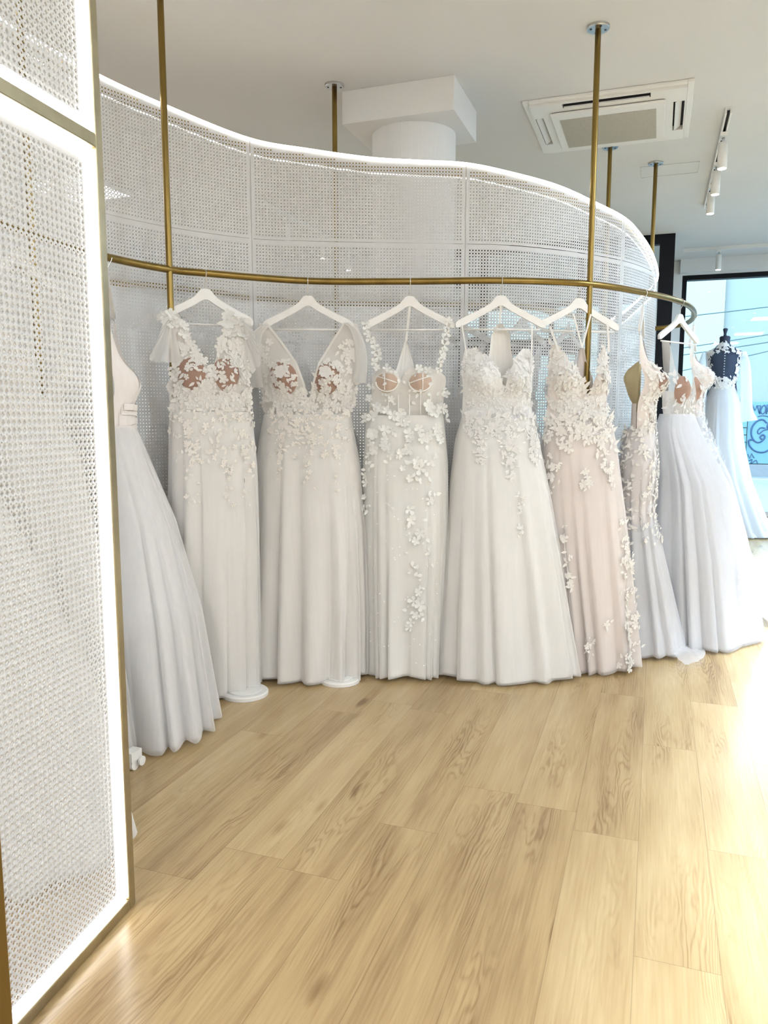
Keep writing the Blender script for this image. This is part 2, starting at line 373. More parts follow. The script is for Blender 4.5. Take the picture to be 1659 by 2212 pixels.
sh.build('louvre_strip', M['shutter'], bl)
MB().box(gx-.3, 9, -.3, 0, 0, .28).build('plinth', M['street'], bl)
MB().box(-10, 20, -2.4, -2.2, .0, .10).build('kerb', M['kerb'], bl)
# spray lettering as on the wall: tags and one round outlined figure
def stroke(pts, r=.022): return [(gx+x, -.13, z) for x, z in pts], r
tg = MB()
def bezier_like(pts, n=40): return spline([(x, z) for x, z in pts], n)
def put(pts, r=.016, smooth=True):
    P = bezier_like(pts, max(8, 6*len(pts))) if smooth else pts
    tg.tube([(gx+.02+p[0], -.125, .30+p[1]) for p in P], r, 6)
put([(.05, 1.38), (.12, 1.24), (.16, 1.36)], .013, False); put([(.16, 1.36), (.21, 1.18)], .013, False)
put([(.14, 1.34), (.23, 1.36), (.22, 1.16)], .013, False)
put([(.27, 1.34), (.24, 1.22), (.29, 1.16), (.34, 1.24), (.32, 1.36), (.27, 1.34)], .013)
put([(.37, 1.38), (.36, 1.16)], .013, False); put([(.45, 1.38), (.37, 1.25), (.47, 1.16)], .013, False)
put([(.50, 1.38), (.55, 1.16), (.60, 1.38)], .013, False)
put([(.18, 1.10), (.30, 1.12), (.44, 1.09)], .011); put([(.05, 1.22), (.055, 1.215)], .014, False)
put([(.38, .95), (.30, 1.03), (.18, 1.0), (.08, .86), (.07, .68), (.14, .54), (.24, .50), (.33, .56), (.36, .64), (.31, .68), (.26, .62), (.30, .57)], .02)
put([(.14, .56), (.03, .55), (.05, .42), (.17, .30), (.34, .27), (.50, .36), (.60, .5)], .02)
put([(.36, .83), (.26, .84), (.20, .76), (.23, .70), (.32, .78), (.38, .80), (.44, .86)], .015)
put([(.42, .95), (.50, 1.02), (.58, .95), (.56, .82), (.46, .78), (.40, .86), (.42, .95)], .018)
put([(.02, .22), (.07, .12), (.10, .24), (.16, .13)], .01, False); put([(.05, .06), (.12, .1), (.10, .0), (.2, .08), (.24, -.0)], .01)
put([(.62, .2), (.54, .22), (.50, .12), (.56, .02), (.64, .04)], .013)
put([(.68, .9), (.8, 1.1), (1.0, 1.0), (1.05, .7), (.9, .4), (.7, .5), (.68, .9)], .02)
g = tg.build('spray_lettering', M['ink'], bl, True)
for k, (pa, pb) in enumerate((((-2.5, 2.66), (6, 3.5)), ((-2.5, 1.95), (6, 3.32)), ((-2.5, 1.86), (6, 3.18)), ((-2.5, 1.30), (6, 3.45)))):
    yy = 14+.3*k
    pts = [(pa[0]+(pb[0]-pa[0])*t, yy, CZ+pa[1]*.92-1.0+(pb[1]-pa[1])*t*.92-.10*math.sin(PI*t)) for t in np.linspace(0, 1, 24)]
    o = MB().tube(pts, .009, 6).build('overhead_cable', M['cable'], None, True)
    tag(o, ['highest overhead cable outside the shop window', 'upper of the two close overhead cables outside the window', 'lower of the two close overhead cables outside the window', 'steepest overhead cable outside, ending lowest on the left'][k], 'cable', 'cables across the street')

# ---------------------------------------------------------------- garment rail
RZ = CZ+0.655
front = [(-2.06, 1.55), (-2.13, 1.9), (-2.185, 2.3), (-2.20, 2.75), (-2.12, 3.07), (-2.02, 3.20), (-1.66, 3.55), (-1.2, 3.73), (-0.757, 3.862), (-0.37, 4.095), (-0.098, 4.49), (0.1, 4.92), (0.19, 5.38), (0.195, 5.9)]
rear = [(0.12, 6.2), (-0.08, 6.36), (-0.25, 6.22), (-0.39, 5.88), (-0.5, 5.55), (-0.68, 5.06), (-0.86, 4.72), (-1.12, 4.585), (-1.5, 4.43), (-1.73, 4.34), (-2.0, 4.2), (-2.2, 3.92), (-2.35, 3.58), (-2.51, 3.37), (-2.63, 3.20), (-2.75, 2.85), (-2.78, 2.4), (-2.72, 1.9)]
rear[8] = (-1.46, 4.452); 
RAIL = spline(front+rear, 420)
rack = empty('garment_rail', (0, 0, 0)); tag(rack, 'long curved brass clothes rail looping round the mesh screen on ceiling poles', 'clothes rail')
MB().tube([(x, y, RZ) for x, y in RAIL], .0165, 14).build('hanging_rail', M['brass'], rack, True)
for x, y in ((-2.188, 2.32), (-2.12, 3.07), (-0.341, 4.12), (-1.815, 4.295), (-0.39, 5.88), (-0.08, 6.355)):
    d = np.hypot(RAIL[:, 0]-x, RAIL[:, 1]-y); i = int(np.argmin(d)); x, y = RAIL[i]
    x, y = float(x), float(y)
    p = MB().tube([(x, y, z) for z in (0.004, 1, 2, 3, CEIL-.012)], .0145, 16).build('pole', M['brass'], rack, True)
    fl = MB().lathe([(.0, CEIL-.0135), (.052, CEIL-.0135), (.055, CEIL-.010), (.055, CEIL-.0005)], x, y, 32).build('ceiling_flange', M['steel'], p)
    MB().lathe([(.045, 0.001), (.045, .006), (.02, .012)], x, y, 32).build('floor_flange', M['steel'], p)
    for a in (.4, .4+PI/2, .4+PI, .4+1.5*PI): MB().lathe([(.0055, CEIL-.0155), (.0055, CEIL-.0130)], x+.036*math.cos(a), y+.036*math.sin(a), 8).build('screw', M['screw'], p)
def rail_at(x, y):
    d = np.hypot(RAIL[:, 0]-x, RAIL[:, 1]-y); i = int(np.argmin(d)); return RAIL[i].copy(), (RAIL[min(i+1, 419)]-RAIL[max(i-1, 0)])

# ---------------------------------------------------------------- perforated sheets
PITCH_M = 0.016
def perforated(name, arc, s0, s1, z0, ztop, m, parent, near=False, margin=.012, thick=0.0):
    """arc(s)->(x,y); cells of cross shaped holes with small holes between"""
    p = PITCH_M; nx = int((s1-s0-2*margin)/p); mg = (s1-s0-nx*p)/2
    sg = s0+mg+np.arange(nx+1)*p
    zt = np.array([ztop(s) for s in sg]); zb = z0+margin
    nyc = np.maximum(0, ((np.minimum(zt[:-1], zt[1:])-margin-zb)/p).astype(int)); ny = int(nyc.max()) if nx > 0 else 0
    c = (.15 if near else .13)*p
    V = []; F = []
    # horizontal edge verts: H[i,j,2]; vertical edge verts: W[i,j,2]
    I, J = np.meshgrid(np.arange(nx), np.arange(ny+1), indexing='ij')
    hs = np.stack([sg[0]+I*p+c, sg[0]+I*p+p-c], -1); hz = np.stack([zb+J*p]*2, -1)
    I2, J2 = np.meshgrid(np.arange(nx+1), np.arange(ny), indexing='ij')
    ws = np.stack([sg[0]+I2*p]*2, -1); wz = np.stack([zb+J2*p+c, zb+J2*p+p-c], -1)
    nH = hs.size; nW = ws.size
    K = 16 if near else 8
    an = np.arange(K)*2*PI/K
    if near: rr = (.275+.075*np.cos(4*an))*p
    else: rr = np.where(np.arange(K) % 2 == 0, .335, .205)*p
    I3, J3 = np.meshgrid(np.arange(nx), np.arange(ny), indexing='ij')
    cs = (sg[0]+(I3+.5)*p)[..., None]+rr*np.cos(an); cz = (zb+(J3+.5)*p)[..., None]+rr*np.sin(an)
    S = np.concatenate([hs.ravel(), ws.ravel(), cs.ravel()]); Z = np.concatenate([hz.ravel(), wz.ravel(), cz.ravel()])
    H = lambda i, j, k: (i*(ny+1)+j)*2+k
    Wd = lambda i, j, k: nH+(i*ny+j)*2+k
    Cc = lambda i, j, k: nH+nW+(i*ny+j)*K+k % K
    ok = J3 < nyc[:, None]; i = I3[ok]; j = J3[ok]
    # outer octagon counter-clockwise starting at right side lower: angles
    O = [Wd(i+1, j, 0), Wd(i+1, j, 1), H(i, j+1, 1), H(i, j+1, 0), Wd(i, j, 1), Wd(i, j, 0), H(i, j, 0), H(i, j, 1)]
    loops = []; sizes = []
    if near:
        # inner 16: k=0 axis right; outer k between -22.5.. ; each outer edge spans two inner edges
        for e in range(8):
            a, bb = O[e], O[(e+1) % 8]; k0 = 2*e-1
            loops.append(np.stack([a, bb, Cc(i, j, k0+2+16), Cc(i, j, k0+1+16), Cc(i, j, k0+16)], 1)); sizes.append(5)
    else:
        # inner 8: axis at even, diagonal at odd; outer vertices lie between: edge e (O[e]-O[e+1]); inner e, e+1 rotated half
        for e in range(8):
            a, bb = O[e], O[(e+1) % 8]
            # edge 0: right side (axis 0) ; edge 1: upper right corner (diag 1) ...
            ka, kb = Cc(i, j, e), Cc(i, j, e+1)
            loops.append(np.stack([a, bb, ka], 1)); sizes.append(3)
            loops.append(np.stack([bb, kb, ka], 1)); sizes.append(3)
    fl = np.concatenate([l.ravel() for l in loops]); fs = np.concatenate([np.full(len(l), sz) for l, sz in zip(loops, sizes)])
    # solid strips: sides, bottom, top filler
    xs = []; 
    def strip(sa, sb, za, zb2, n):
        base = len(S)+len(xs_s); ss = np.linspace(sa, sb, n+1)
        for q, s in enumerate(ss): xs_s.extend([s, s]); xs_z.extend([za(s) if callable(za) else za, zb2(s) if callable(zb2) else zb2])
        for q in range(n): st.append((base+2*q, base+2*q+2, base+2*q+3, base+2*q+1))
    xs_s = []; xs_z = []; st = []
    strip(s0, sg[0], z0, ztop, 1); strip(sg[-1], s1, z0, ztop, 1)
    strip(sg[0], sg[-1], z0, zb, max(1, nx//3))
    for q in range(nx):
        zl = zb+nyc[q]*p
        strip(sg[q], sg[q+1], zl, ztop, 1)
    S = np.concatenate([S, xs_s]); Z = np.concatenate([Z, xs_z]); st = np.array(st)
    fl = np.concatenate([fl, st.ravel()]); fs = np.concatenate([fs, np.full(len(st), 4)])
    XY = arc(S)
    co_ = np.stack([XY[:, 0], XY[:, 1], Z], 1)
    if near and thick:
        # walls of the holes for the close screen
        nrm = arc.n; back = co_[nH+nW:nH+nW+nx*ny*K]-np.array([nrm[0], nrm[1], 0])*thick
        nb = len(co_); co_ = np.concatenate([co_, back])
        off = nb-(nH+nW)
        wl = [np.stack([Cc(i, j, k), Cc(i, j, k+1), Cc(i, j, k+1)+off, Cc(i, j, k)+off], 1) for k in range(K)]
        wl = np.concatenate(wl); fl = np.concatenate([fl, wl.ravel()]); fs = np.concatenate([fs, np.full(len(wl), 4)])
    me = bpy.data.meshes.new(name)
    me.vertices.add(len(co_)); me.vertices.foreach_set('co', co_.astype(np.float32).ravel())
    me.loops.add(len(fl)); me.loops.foreach_set('vertex_index', fl.astype(np.int32))
    me.polygons.add(len(fs)); me.polygons.foreach_set('loop_start', np.r_[0, np.cumsum(fs)[:-1]].astype(np.int32))
    me.update(calc_edges=True); me.materials.append(m)
    o = bpy.data.objects.new(name, me); C.objects.link(o); o.parent = parent
    return o
# plan curve of the mesh wall with the height of its sloping top edge
wall_pts = [(-2.46, 1.75, 1.545), (-2.455, 2.2, 1.53), (-2.43, 2.55, 1.495), (-2.36, 2.92, 1.46), (-2.22, 3.27, 1.425), (-1.98, 3.59, 1.361), (-1.72, 3.745, 1.328), (-1.44, 3.875, 1.297), (-1.22, 3.97, 1.288),
            (-0.985, 4.075, 1.281), (-0.78, 4.18, 1.247), (-0.56, 4.37, 1.212), (-0.38, 4.58, 1.163), (-0.228, 4.81, 1.12), (-0.14, 5.0, 1.06), (-0.075, 5.2, .99), (-0.038, 5.4, .905),
            (-0.055, 5.58, .855), (-0.13, 5.68, .80), (-0.245, 5.68, .70), (-.33, 5.6, .64)]
WALL = spline(wall_pts, 500); WS = np.r_[0, np.cumsum(np.hypot(*np.diff(WALL[:, :2], axis=0).T))]
def arc(s): s = np.atleast_1d(s); return np.stack([np.interp(s, WS, WALL[:, 0]), np.interp(s, WS, WALL[:, 1])], 1)
def wtop(s): return CZ+float(np.interp(s, WS, WALL[:, 2]))
def s_of(x, y): return float(WS[int(np.argmin(np.hypot(WALL[:, 0]-x, WALL[:, 1]-y)))])
screen = empty('perforated_screen', (-1.2, 3.97, 0)); tag(screen, 'curved white perforated metal screen with LED edge, behind the hanging dresses', 'partition screen')
scr = screen
def par(o): o.matrix_parent_inverse = screen.matrix_world.inverted(); return o
bpy.context.view_layer.update()
seams = [0.0, s_of(-2.4, 2.72), s_of(-1.98, 3.59), s_of(-.985, 4.075), s_of(-.228, 4.81), WS[-1]]
ZS = CZ+.888
for a, bb in zip(seams[:-1], seams[1:]):
    lo = lambda s: min(ZS-.0015, wtop(s))
    par(perforated('perforated_panel', arc, a+.0012, bb-.0012, 0.012, lo, M['mesh'], scr))
    # upper panel only where the top is above the joint
    e = bb
    while e > a and wtop(e) < ZS+.04: e -= .02
    if e > a+.1:
        par(perforated('perforated_panel', arc, a+.0012, e-.0012, ZS+.0015, lambda s: wtop(s), M['mesh'], scr))
def offset_path(off, dz, s0=0, s1=None, n=320):
    ss = np.linspace(s0, s1 or WS[-1], n); P = arc(ss); T = np.gradient(P, axis=0); T /= np.linalg.norm(T, axis=1)[:, None]
    Nn = np.stack([T[:, 1], -T[:, 0]], 1)
    Q = P+Nn*off
    return [(Q[k, 0], Q[k, 1], wtop(ss[k])+dz) for k in range(n)]
par(MB().tube(offset_path(0.0, .006), .0075, 10).build('led_strip', M['led'], scr, True))
par(MB().tube(offset_path(-.010, -.062), 0.0035, 8).build('led_strip', M['led_dim'], scr, True))
q1 = offset_path(-.014, -.008); q2 = offset_path(-.014, -.055)
par(mesh_obj('backing_band', q1+q2, [(k, k+1, 320+k+1, 320+k) for k in range(319)], M['brass'], scr))
for s in seams[1:-1]:
    x, y = arc(s)[0]; x0, y0 = arc(s-.02)[0]; d = np.array([x-x0, y-y0]); d /= np.linalg.norm(d); n = np.array([d[1], -d[0]])
    par(MB().obox((x-n[0]*.016-d[0]*.012, y-n[1]*.016-d[1]*.012), (x-n[0]*.016+d[0]*.012, y-n[1]*.016+d[1]*.012), .02, .005, wtop(s)-.07).build('upright', M['mesh'], scr))
fp = [(p[0], p[1]) for p in offset_path(0, 0, n=120)]
v = []; f = []
for k, (x, y) in enumerate(fp):
    t = np.array(fp[min(k+1, 119)])-np.array(fp[max(k-1, 0)]); t /= np.linalg.norm(t); n = np.array([t[1], -t[0]])*.02
    v += [(x-n[0], y-n[1], .0005), (x+n[0], y+n[1], .0005), (x+n[0], y+n[1], .014), (x-n[0], y-n[1], .014)]
    if k: b0 = 4*(k-1); f += [(b0+a, b0+(a+1) % 4, b0+4+(a+1) % 4, b0+4+a) for a in range(4)]
par(mesh_obj('floor_track', v, f, M['mesh'], scr))

# ---------------------------------------------------------------- near framed screen at the left
A = np.array([-1.2979, 1.6048]); D = np.array([.10958, -.99398]); NV = np.array([.99398, .10958])
class Line:
    n = NV
    def __call__(s, q): q = np.atleast_1d(q); return A+np.outer(q, D)
line = Line()
LF = .566; FT = .028
fs_ = empty('framed_screen', (float(A[0]), float(A[1]), 0)); tag(fs_, 'tall brass framed white perforated screen with glowing LED border, nearest on the left', 'partition screen')
bpy.context.view_layer.update()
def parf(o): o.parent = fs_; o.matrix_parent_inverse = fs_.matrix_world.inverted(); return o
def seg(s0, s1, z0, z1, w, off, name, m):
    a = A+D*s0; bb = A+D*s1
    # obox offsets to the right of the direction; right of D is -NV
    return parf(MB().obox(a, bb, w, z0, z1, -off).build(name, m))
bevel(seg(0, FT, 0.001, CEIL-.002, .03, 0, 'post', M['brass_pale']))
bevel(seg(LF-.02, LF+.02, 0.001, CEIL-.002, .09, .03, 'post', M['brass']))
bevel(seg(FT, LF-.02, .001, .03, .03, 0, 'bottom_bar', M['brass_pale']))
bevel(seg(FT, LF-.02, CZ+.628, CZ+.660, .03, 0, 'middle_bar', M['brass_pale']))
bevel(seg(FT, LF-.02, CEIL-.035, CEIL-.002, .03, 0, 'top_bar', M['brass_pale']))
BW = .028
for z0, z1 in ((.032, CZ+.626), (CZ+.662, CEIL-.037)):
    lb = []
    for s0, s1, a, bb in ((FT+.002, FT+BW, z0, z1), (LF-.02-.006, LF-.021, z0, z1)): lb.append((s0, s1, a, bb))
    b = MB()
    for s0, s1, a, bb in lb: b.obox(A+D*s0, A+D*s1, .012, a, bb, 0)
    b.obox(A+D*(FT+BW), A+D*(LF-.026), .012, z0, z0+BW*.85, 0); b.obox(A+D*(FT+BW), A+D*(LF-.026), .012, z1-BW*.85, z1, 0)
    parf(b.build('led_strip', M['led_band']))
    zz1 = z1-BW*.85-.002
    parf(perforated('perforated_panel', line, FT+BW+.002, LF-.027, z0+BW*.85+.002, lambda s, q=zz1: q, M['mesh'], fs_, near=True, margin=.006, thick=.0022))

# ---------------------------------------------------------------- hangers
GH = 'white wooden hangers on the curved rail'
def make_hanger():
    t = empty('coat_hanger')
    tag(t, 'x', 'hanger', GH)
    top = [(-.225, -.205), (-.205, -.186), (-.13, -.150), (-.06, -.112), (-.035, -.088), (-.018, -.070), (.018, -.070), (.035, -.088), (.06, -.112), (.13, -.150), (.205, -.186), (.225, -.205)]
    bot = [(.222, -.224), (.2, -.221), (.12, -.180), (.05, -.143), (.012, -.120), (-.012, -.120), (-.05, -.143), (-.12, -.180), (-.2, -.221), (-.222, -.224)]
    P = top+bot; n = len(P); v = [(x, -.007, z) for x, z in P]+[(x, .007, z) for x, z in P]
    # body as quads between top and bottom outlines
    b = MB(); tp = spline(top, 40); bt = spline(bot[::-1], 40)
    for k in range(39):
        x0, z0 = tp[k]; x1, z1 = tp[k+1]; x2, z2 = bt[k+1]; x3, z3 = bt[k]
        b.add([(x0, -.007, z0), (x1, -.007, z1), (x2, -.007, z2), (x3, -.007, z3), (x0, .007, z0), (x1, .007, z1), (x2, .007, z2), (x3, .007, z3)],
              [(0, 1, 2, 3), (7, 6, 5, 4), (0, 4, 5, 1), (3, 2, 6, 7)])
        if k == 0: b.f.append((len(b.v)-8, len(b.v)-5, len(b.v)-1, len(b.v)-4))
        if k == 38: b.f.append((len(b.v)-7, len(b.v)-3, len(b.v)-2, len(b.v)-6))
    b.build('shoulders', M['hanger'], t)
    MB().tube([(-.198, 0, -.232), (0, 0, -.232), (.198, 0, -.232)], .0045, 10).build('trouser_bar', M['hanger'], t, True)
    hk = []
    for a in np.linspace(-.6, PI+.15, 16): hk.append((.002, .0205*math.cos(a), .0205*math.sin(a)))
    hk += [(.002, -.017, -.012), (.001, -.006, -.032), (0, 0, -.045), (0, 0, -.072)]
    MB().tube(hk, .0019, 8).build('hook', M['chrome'], t, True)
    return t
hanger0 = make_hanger(); h_used = [False]
def copy_tree(o, parent=None):
    c = o.copy(); C.objects.link(c)
    if parent: c.parent = parent
    for ch in list(o.children): copy_tree(ch, c)
    return c
def hang(x, y, ang, label):
    if not h_used[0]: h = hanger0; h_used[0] = True
    else: h = copy_tree(hanger0)
    h.location = (x, y, RZ-.003); h.rotation_euler = (0, 0, ang); h['label'] = label
    return h

# ---------------------------------------------------------------- dresses
fw = np.array([-math.sin(YAW)*math.cos(PITCH), math.cos(YAW)*math.cos(PITCH), -math.sin(PITCH)]); rt = np.array([math.cos(YAW), math.sin(YAW), 0]); upv = np.cross(rt, fw)
class Dress:
    def __init__(s, x, y, tdir, name, label, seed=1, group='wedding dresses on the curved rail'):
        s.O = np.array([x, y], float); t = np.array(tdir, float); s.t = t/np.linalg.norm(t); s.n = np.array([s.t[1], -s.t[0]])
        s.ang = math.atan2(s.t[1], s.t[0]); s.R = random.Random(seed)
        s.e = empty(name, (float(x), float(y), 0), s.ang); tag(s.e, label, 'wedding dress', group)
        s.busts = []; s.v0 = 0.0
    def px(s, x, y, v=.05):
        """photo measurement -> (u, z) in the dress plane at depth v"""
        r = fw+rt*(x-829.5)/1660+upv*(1106-y)/1660
        P0 = s.O+s.n*v; k = (s.n@P0)/(s.n@r[:2]); Q = r*k
        return float((Q[:2]-P0)@s.t), float(Q[2]+CZ)
    def L(s, u, v, z): return (u, -v, z)
    # --- bodice
    def set_rows(s, rows, depth):
        """rows: (z,uLo,uLi,uRi,uRo) sorted top->down ; depth: [(z,v)]"""
        s.rows = sorted(rows, key=lambda r: r[0]); s.depth = sorted(depth)
    def set_rows_px(s, rows, depth, v=.05):
        out = []
        for y, *xs in rows:
            us = [s.px(x, y, v)[0] for x in xs]; z = s.px(sum(xs)/4, y, v)[1]; out.append((z, *us))
        s.set_rows(out, depth)
    def row(s, z):
        Z = [r[0] for r in s.rows]; return [float(np.interp(z, Z, [r[k] for r in s.rows])) for k in range(1, 5)]
    def surf(s, u, z, off=0.0):
        a, _, _, d = s.row(z); uc = (a+d)/2; hw = max(.01, (d-a)/2)
        D = float(np.interp(z, [p[0] for p in s.depth], [p[1] for p in s.depth]))
        q = min(1, abs((u-uc)/hw)); v = D*max(0, 1-q**2.4)**.6
        for bu, bz, br, bh in s.busts:
            dd = ((u-bu)/br)**2+((z-bz)/(br*1.05))**2
            v += bh*math.exp(-dd*1.1)
        return v+off+s.v0
    def normal(s, u, z):
        h = .006; du = (s.surf(u+h, z)-s.surf(u-h, z))/(2*h); dz = (s.surf(u, z+h)-s.surf(u, z-h))/(2*h)
        n = np.array([-du, 1.0, -dz]); return n/np.linalg.norm(n)      # in (u,v,z)
    def bodice(s, m, name='bodice', nz=46, nu=12):
        z0, z1 = s.rows[0][0], s.rows[-1][0]; V = []; F = []
        for side in (0, 1):
            base = len(V)
            for i in range(nz+1):
                z = z0+(z1-z0)*i/nz; r = s.row(z); a, b_ = (r[0], r[1]) if side == 0 else (r[2], r[3])
                for k in range(nu+1):
                    u = a+(b_-a)*k/nu; V.append(s.L(u, s.surf(u, z)+.001*s.R.random(), z))
            for i in range(nz):
                for k in range(nu):
                    q = base+i*(nu+1)+k; F.append((q, q+1, q+nu+2, q+nu+1))
        return mesh_obj(name, V, F, m, s.e, True)
    def back(s, m, zt, name='back_panel', pts=None, v=-.03):
        """back of the bodice; optional outline [(z,uL,uR)]"""
        if pts is None:
            z0 = s.rows[0][0]; zs = np.linspace(z0, zt, 14); pts = [(z, s.row(z)[0], s.row(z)[3]) for z in zs]
        V = []; F = []; nu = 12
        Z = sorted(pts); zs = np.linspace(Z[0][0], Z[-1][0], 24)
        for z in zs:
            a = np.interp(z, [p[0] for p in Z], [p[1] for p in Z]); b_ = np.interp(z, [p[0] for p in Z], [p[2] for p in Z])
            hz = max(abs(a), abs(b_), .02)
            for k in range(nu+1):
                u = a+(b_-a)*k/nu; q = abs(k/nu*2-1); V.append(s.L(u, v*(1-q**2.4)**.6-.004+.003*math.cos(q*14)+s.v0, z))
        for i in range(23):
            for k in range(nu): q = i*(nu+1)+k; F.append((q, q+1, q+nu+2, q+nu+1))
        return mesh_obj(name, V, F, m, s.e, True)
    def cup(s, u, z, a, b_, m, off=.002, lean=0.0):
        V = []; F = []; n = 20
        V.append(s.L(u, s.surf(u, z, off), z))
        for i in range(1, 6):
            for k in range(n):
                an = 2*PI*k/n; uu = u+a*i/5*math.cos(an)+lean*b_*i/5*math.sin(an); zz = z+b_*i/5*math.sin(an)*(1-.15*math.sin(an))
                V.append(s.L(uu, s.surf(uu, zz, off), zz))
        for k in range(n): F.append((0, 1+k, 1+(k+1) % n))
        for i in range(4):
            for k in range(n): F.append((1+i*n+k, 1+(i+1)*n+k, 1+(i+1)*n+(k+1) % n, 1+i*n+(k+1) % n))
        return mesh_obj('cup', V, F, m, s.e, True)
    # --- skirt
    def set_skirt(s, rows, nf=15, amp=.05, sup=2.3):
        """rows (z,uL,uR,vBack,vFront); folds nf, amplitude amp at the hem"""
        s.sk = sorted(rows); s.sz0 = s.sk[0][0]; s.sz1 = s.sk[-1][0]; s.amp = amp; s.sup = sup
        br = [0.0]
        while br[-1] < 2*PI: br.append(br[-1]+2*PI/nf*(.55+.9*s.R.random()))
        k = 2*PI/br[-1]; s.br = [b_*k for b_ in br]; s.fa = [.45+.75*s.R.random() for _ in br]; s.fd = [s.R.choice((1, 1, -1)) for _ in br]
        s.fs = [.45*s.R.random() for _ in br]
    def srow(s, z):
        Z = [r[0] for r in s.sk]; return [float(np.interp(z, Z, [r[k] for r in s.sk])) for k in range(1, 5)]
    def fold(s, th, t):
        th = th % (2*PI); i = 0
        while i < len(s.br)-2 and th > s.br[i+1]: i += 1
        q = (th-s.br[i])/(s.br[i+1]-s.br[i]);
        if s.fd[i] < 0: q = 1-q
        w_ = q/.8 if q < .8 else (1-q)/.2
        w_ = w_*w_*(3-2*w_)
        tt = max(0, (t-s.fs[i])/(1-s.fs[i])) if t > 0 else 0
        return (w_-.5)*s.fa[i]*(.10*min(1, t*4)+.90*tt)
    def spt(s, th, z, off=0.0, scale=1.0):
        uL, uR, vb, vf = s.srow(z); uc, vc = (uL+uR)/2, (vb+vf)/2+s.v0*min(1, max(0, z)); a, b_ = (uR-uL)/2*scale, (vf-vb)/2*scale
        c_, s_ = math.cos(th), math.sin(th); e = 2/s.sup
        pu = math.copysign(abs(c_)**e, c_); pv = math.copysign(abs(s_)**e, s_)
        t = (s.sz1-z)/(s.sz1-s.sz0); fo = s.fold(th, t)*s.amp
        rl = math.hypot(a*pu, b_*pv)+1e-6; k = 1+(fo+off)/rl
        return uc+a*pu*k, vc+b_*pv*k, z
    def skirt(s, m, name='skirt', nth=220, nz=40, scale=1.0, hem=0.0, hemw=.012, off=0.0):
        V = []; F = []
        for i in range(nz+1):
            q = i/nz
            for k in range(nth):
                th = 2*PI*k/nth
                zb = s.sz0+hem+hemw*max(0, math.sin(th*3+s.R.getstate()[1][0] % 7))*(1-q)
                z = zb+(s.sz1-zb)*q
                V.append(s.L(*s.spt(th, z, off, scale)))
        for i in range(nz):
            for k in range(nth):
                k2 = (k+1) % nth; F.append((i*nth+k, i*nth+k2, (i+1)*nth+k2, (i+1)*nth+k))
        return mesh_obj(name, V, F, m, s.e, True)
    def on_skirt(s, u, z, off=.004):
        """point on the front of the skirt above local u"""
        uL, uR, vb, vf = s.srow(z); uc = (uL+uR)/2; a = (uR-uL)/2
        q = max(-.98, min(.98, (u-uc)/a)); c_ = math.copysign(abs(q)**(s.sup/2), q); th = math.acos(max(-1, min(1, c_)))
        p = s.spt(th, z, off); p0 = s.spt(th+.01, z, off); p1 = s.spt(th-.01, z, off)
        du = np.array(p1)-np.array(p0); du /= np.linalg.norm(du)+1e-9
        n = np.cross(du, np.array([0, 0, 1.0])); n = np.array([n[0], n[1], 0])
        if n[1] < 0: n = -n
        n /= np.linalg.norm(n)+1e-9
        return np.array(p), n
    # --- straps and ribbons
    def ribbon(s, pts, wdt, m, name='strap', face=(0, 1, 0), thick=.0012):
        """flat band through (u,v,z) points, its flat side facing viewer"""
        P = [np.array(p, float) for p in pts]; b = MB(); n = len(P); vs = []
        fc = np.array(face, float)
        for i, p in enumerate(P):
            t = P[min(i+1, n-1)]-P[max(i-1, 0)]; t /= np.linalg.norm(t); sd = np.cross(t, fc); sd /= np.linalg.norm(sd)+1e-9
            ww = wdt[i] if hasattr(wdt, '__len__') else wdt
            for q, fo in ((-1, thick), (1, thick), (1, -thick), (-1, -thick)):
                r = p+sd*ww/2*q+fc*fo; vs.append(s.L(*r))
        fs = []
        for i in range(n-1):
            for k in range(4): k2 = (k+1) % 4; fs.append((4*i+k, 4*i+k2, 4*i+4+k2, 4*i+4+k))
        fs += [(0, 3, 2, 1), (4*n-4, 4*n-3, 4*n-2, 4*n-1)]
        return mesh_obj(name, vs, fs, m, s.e)
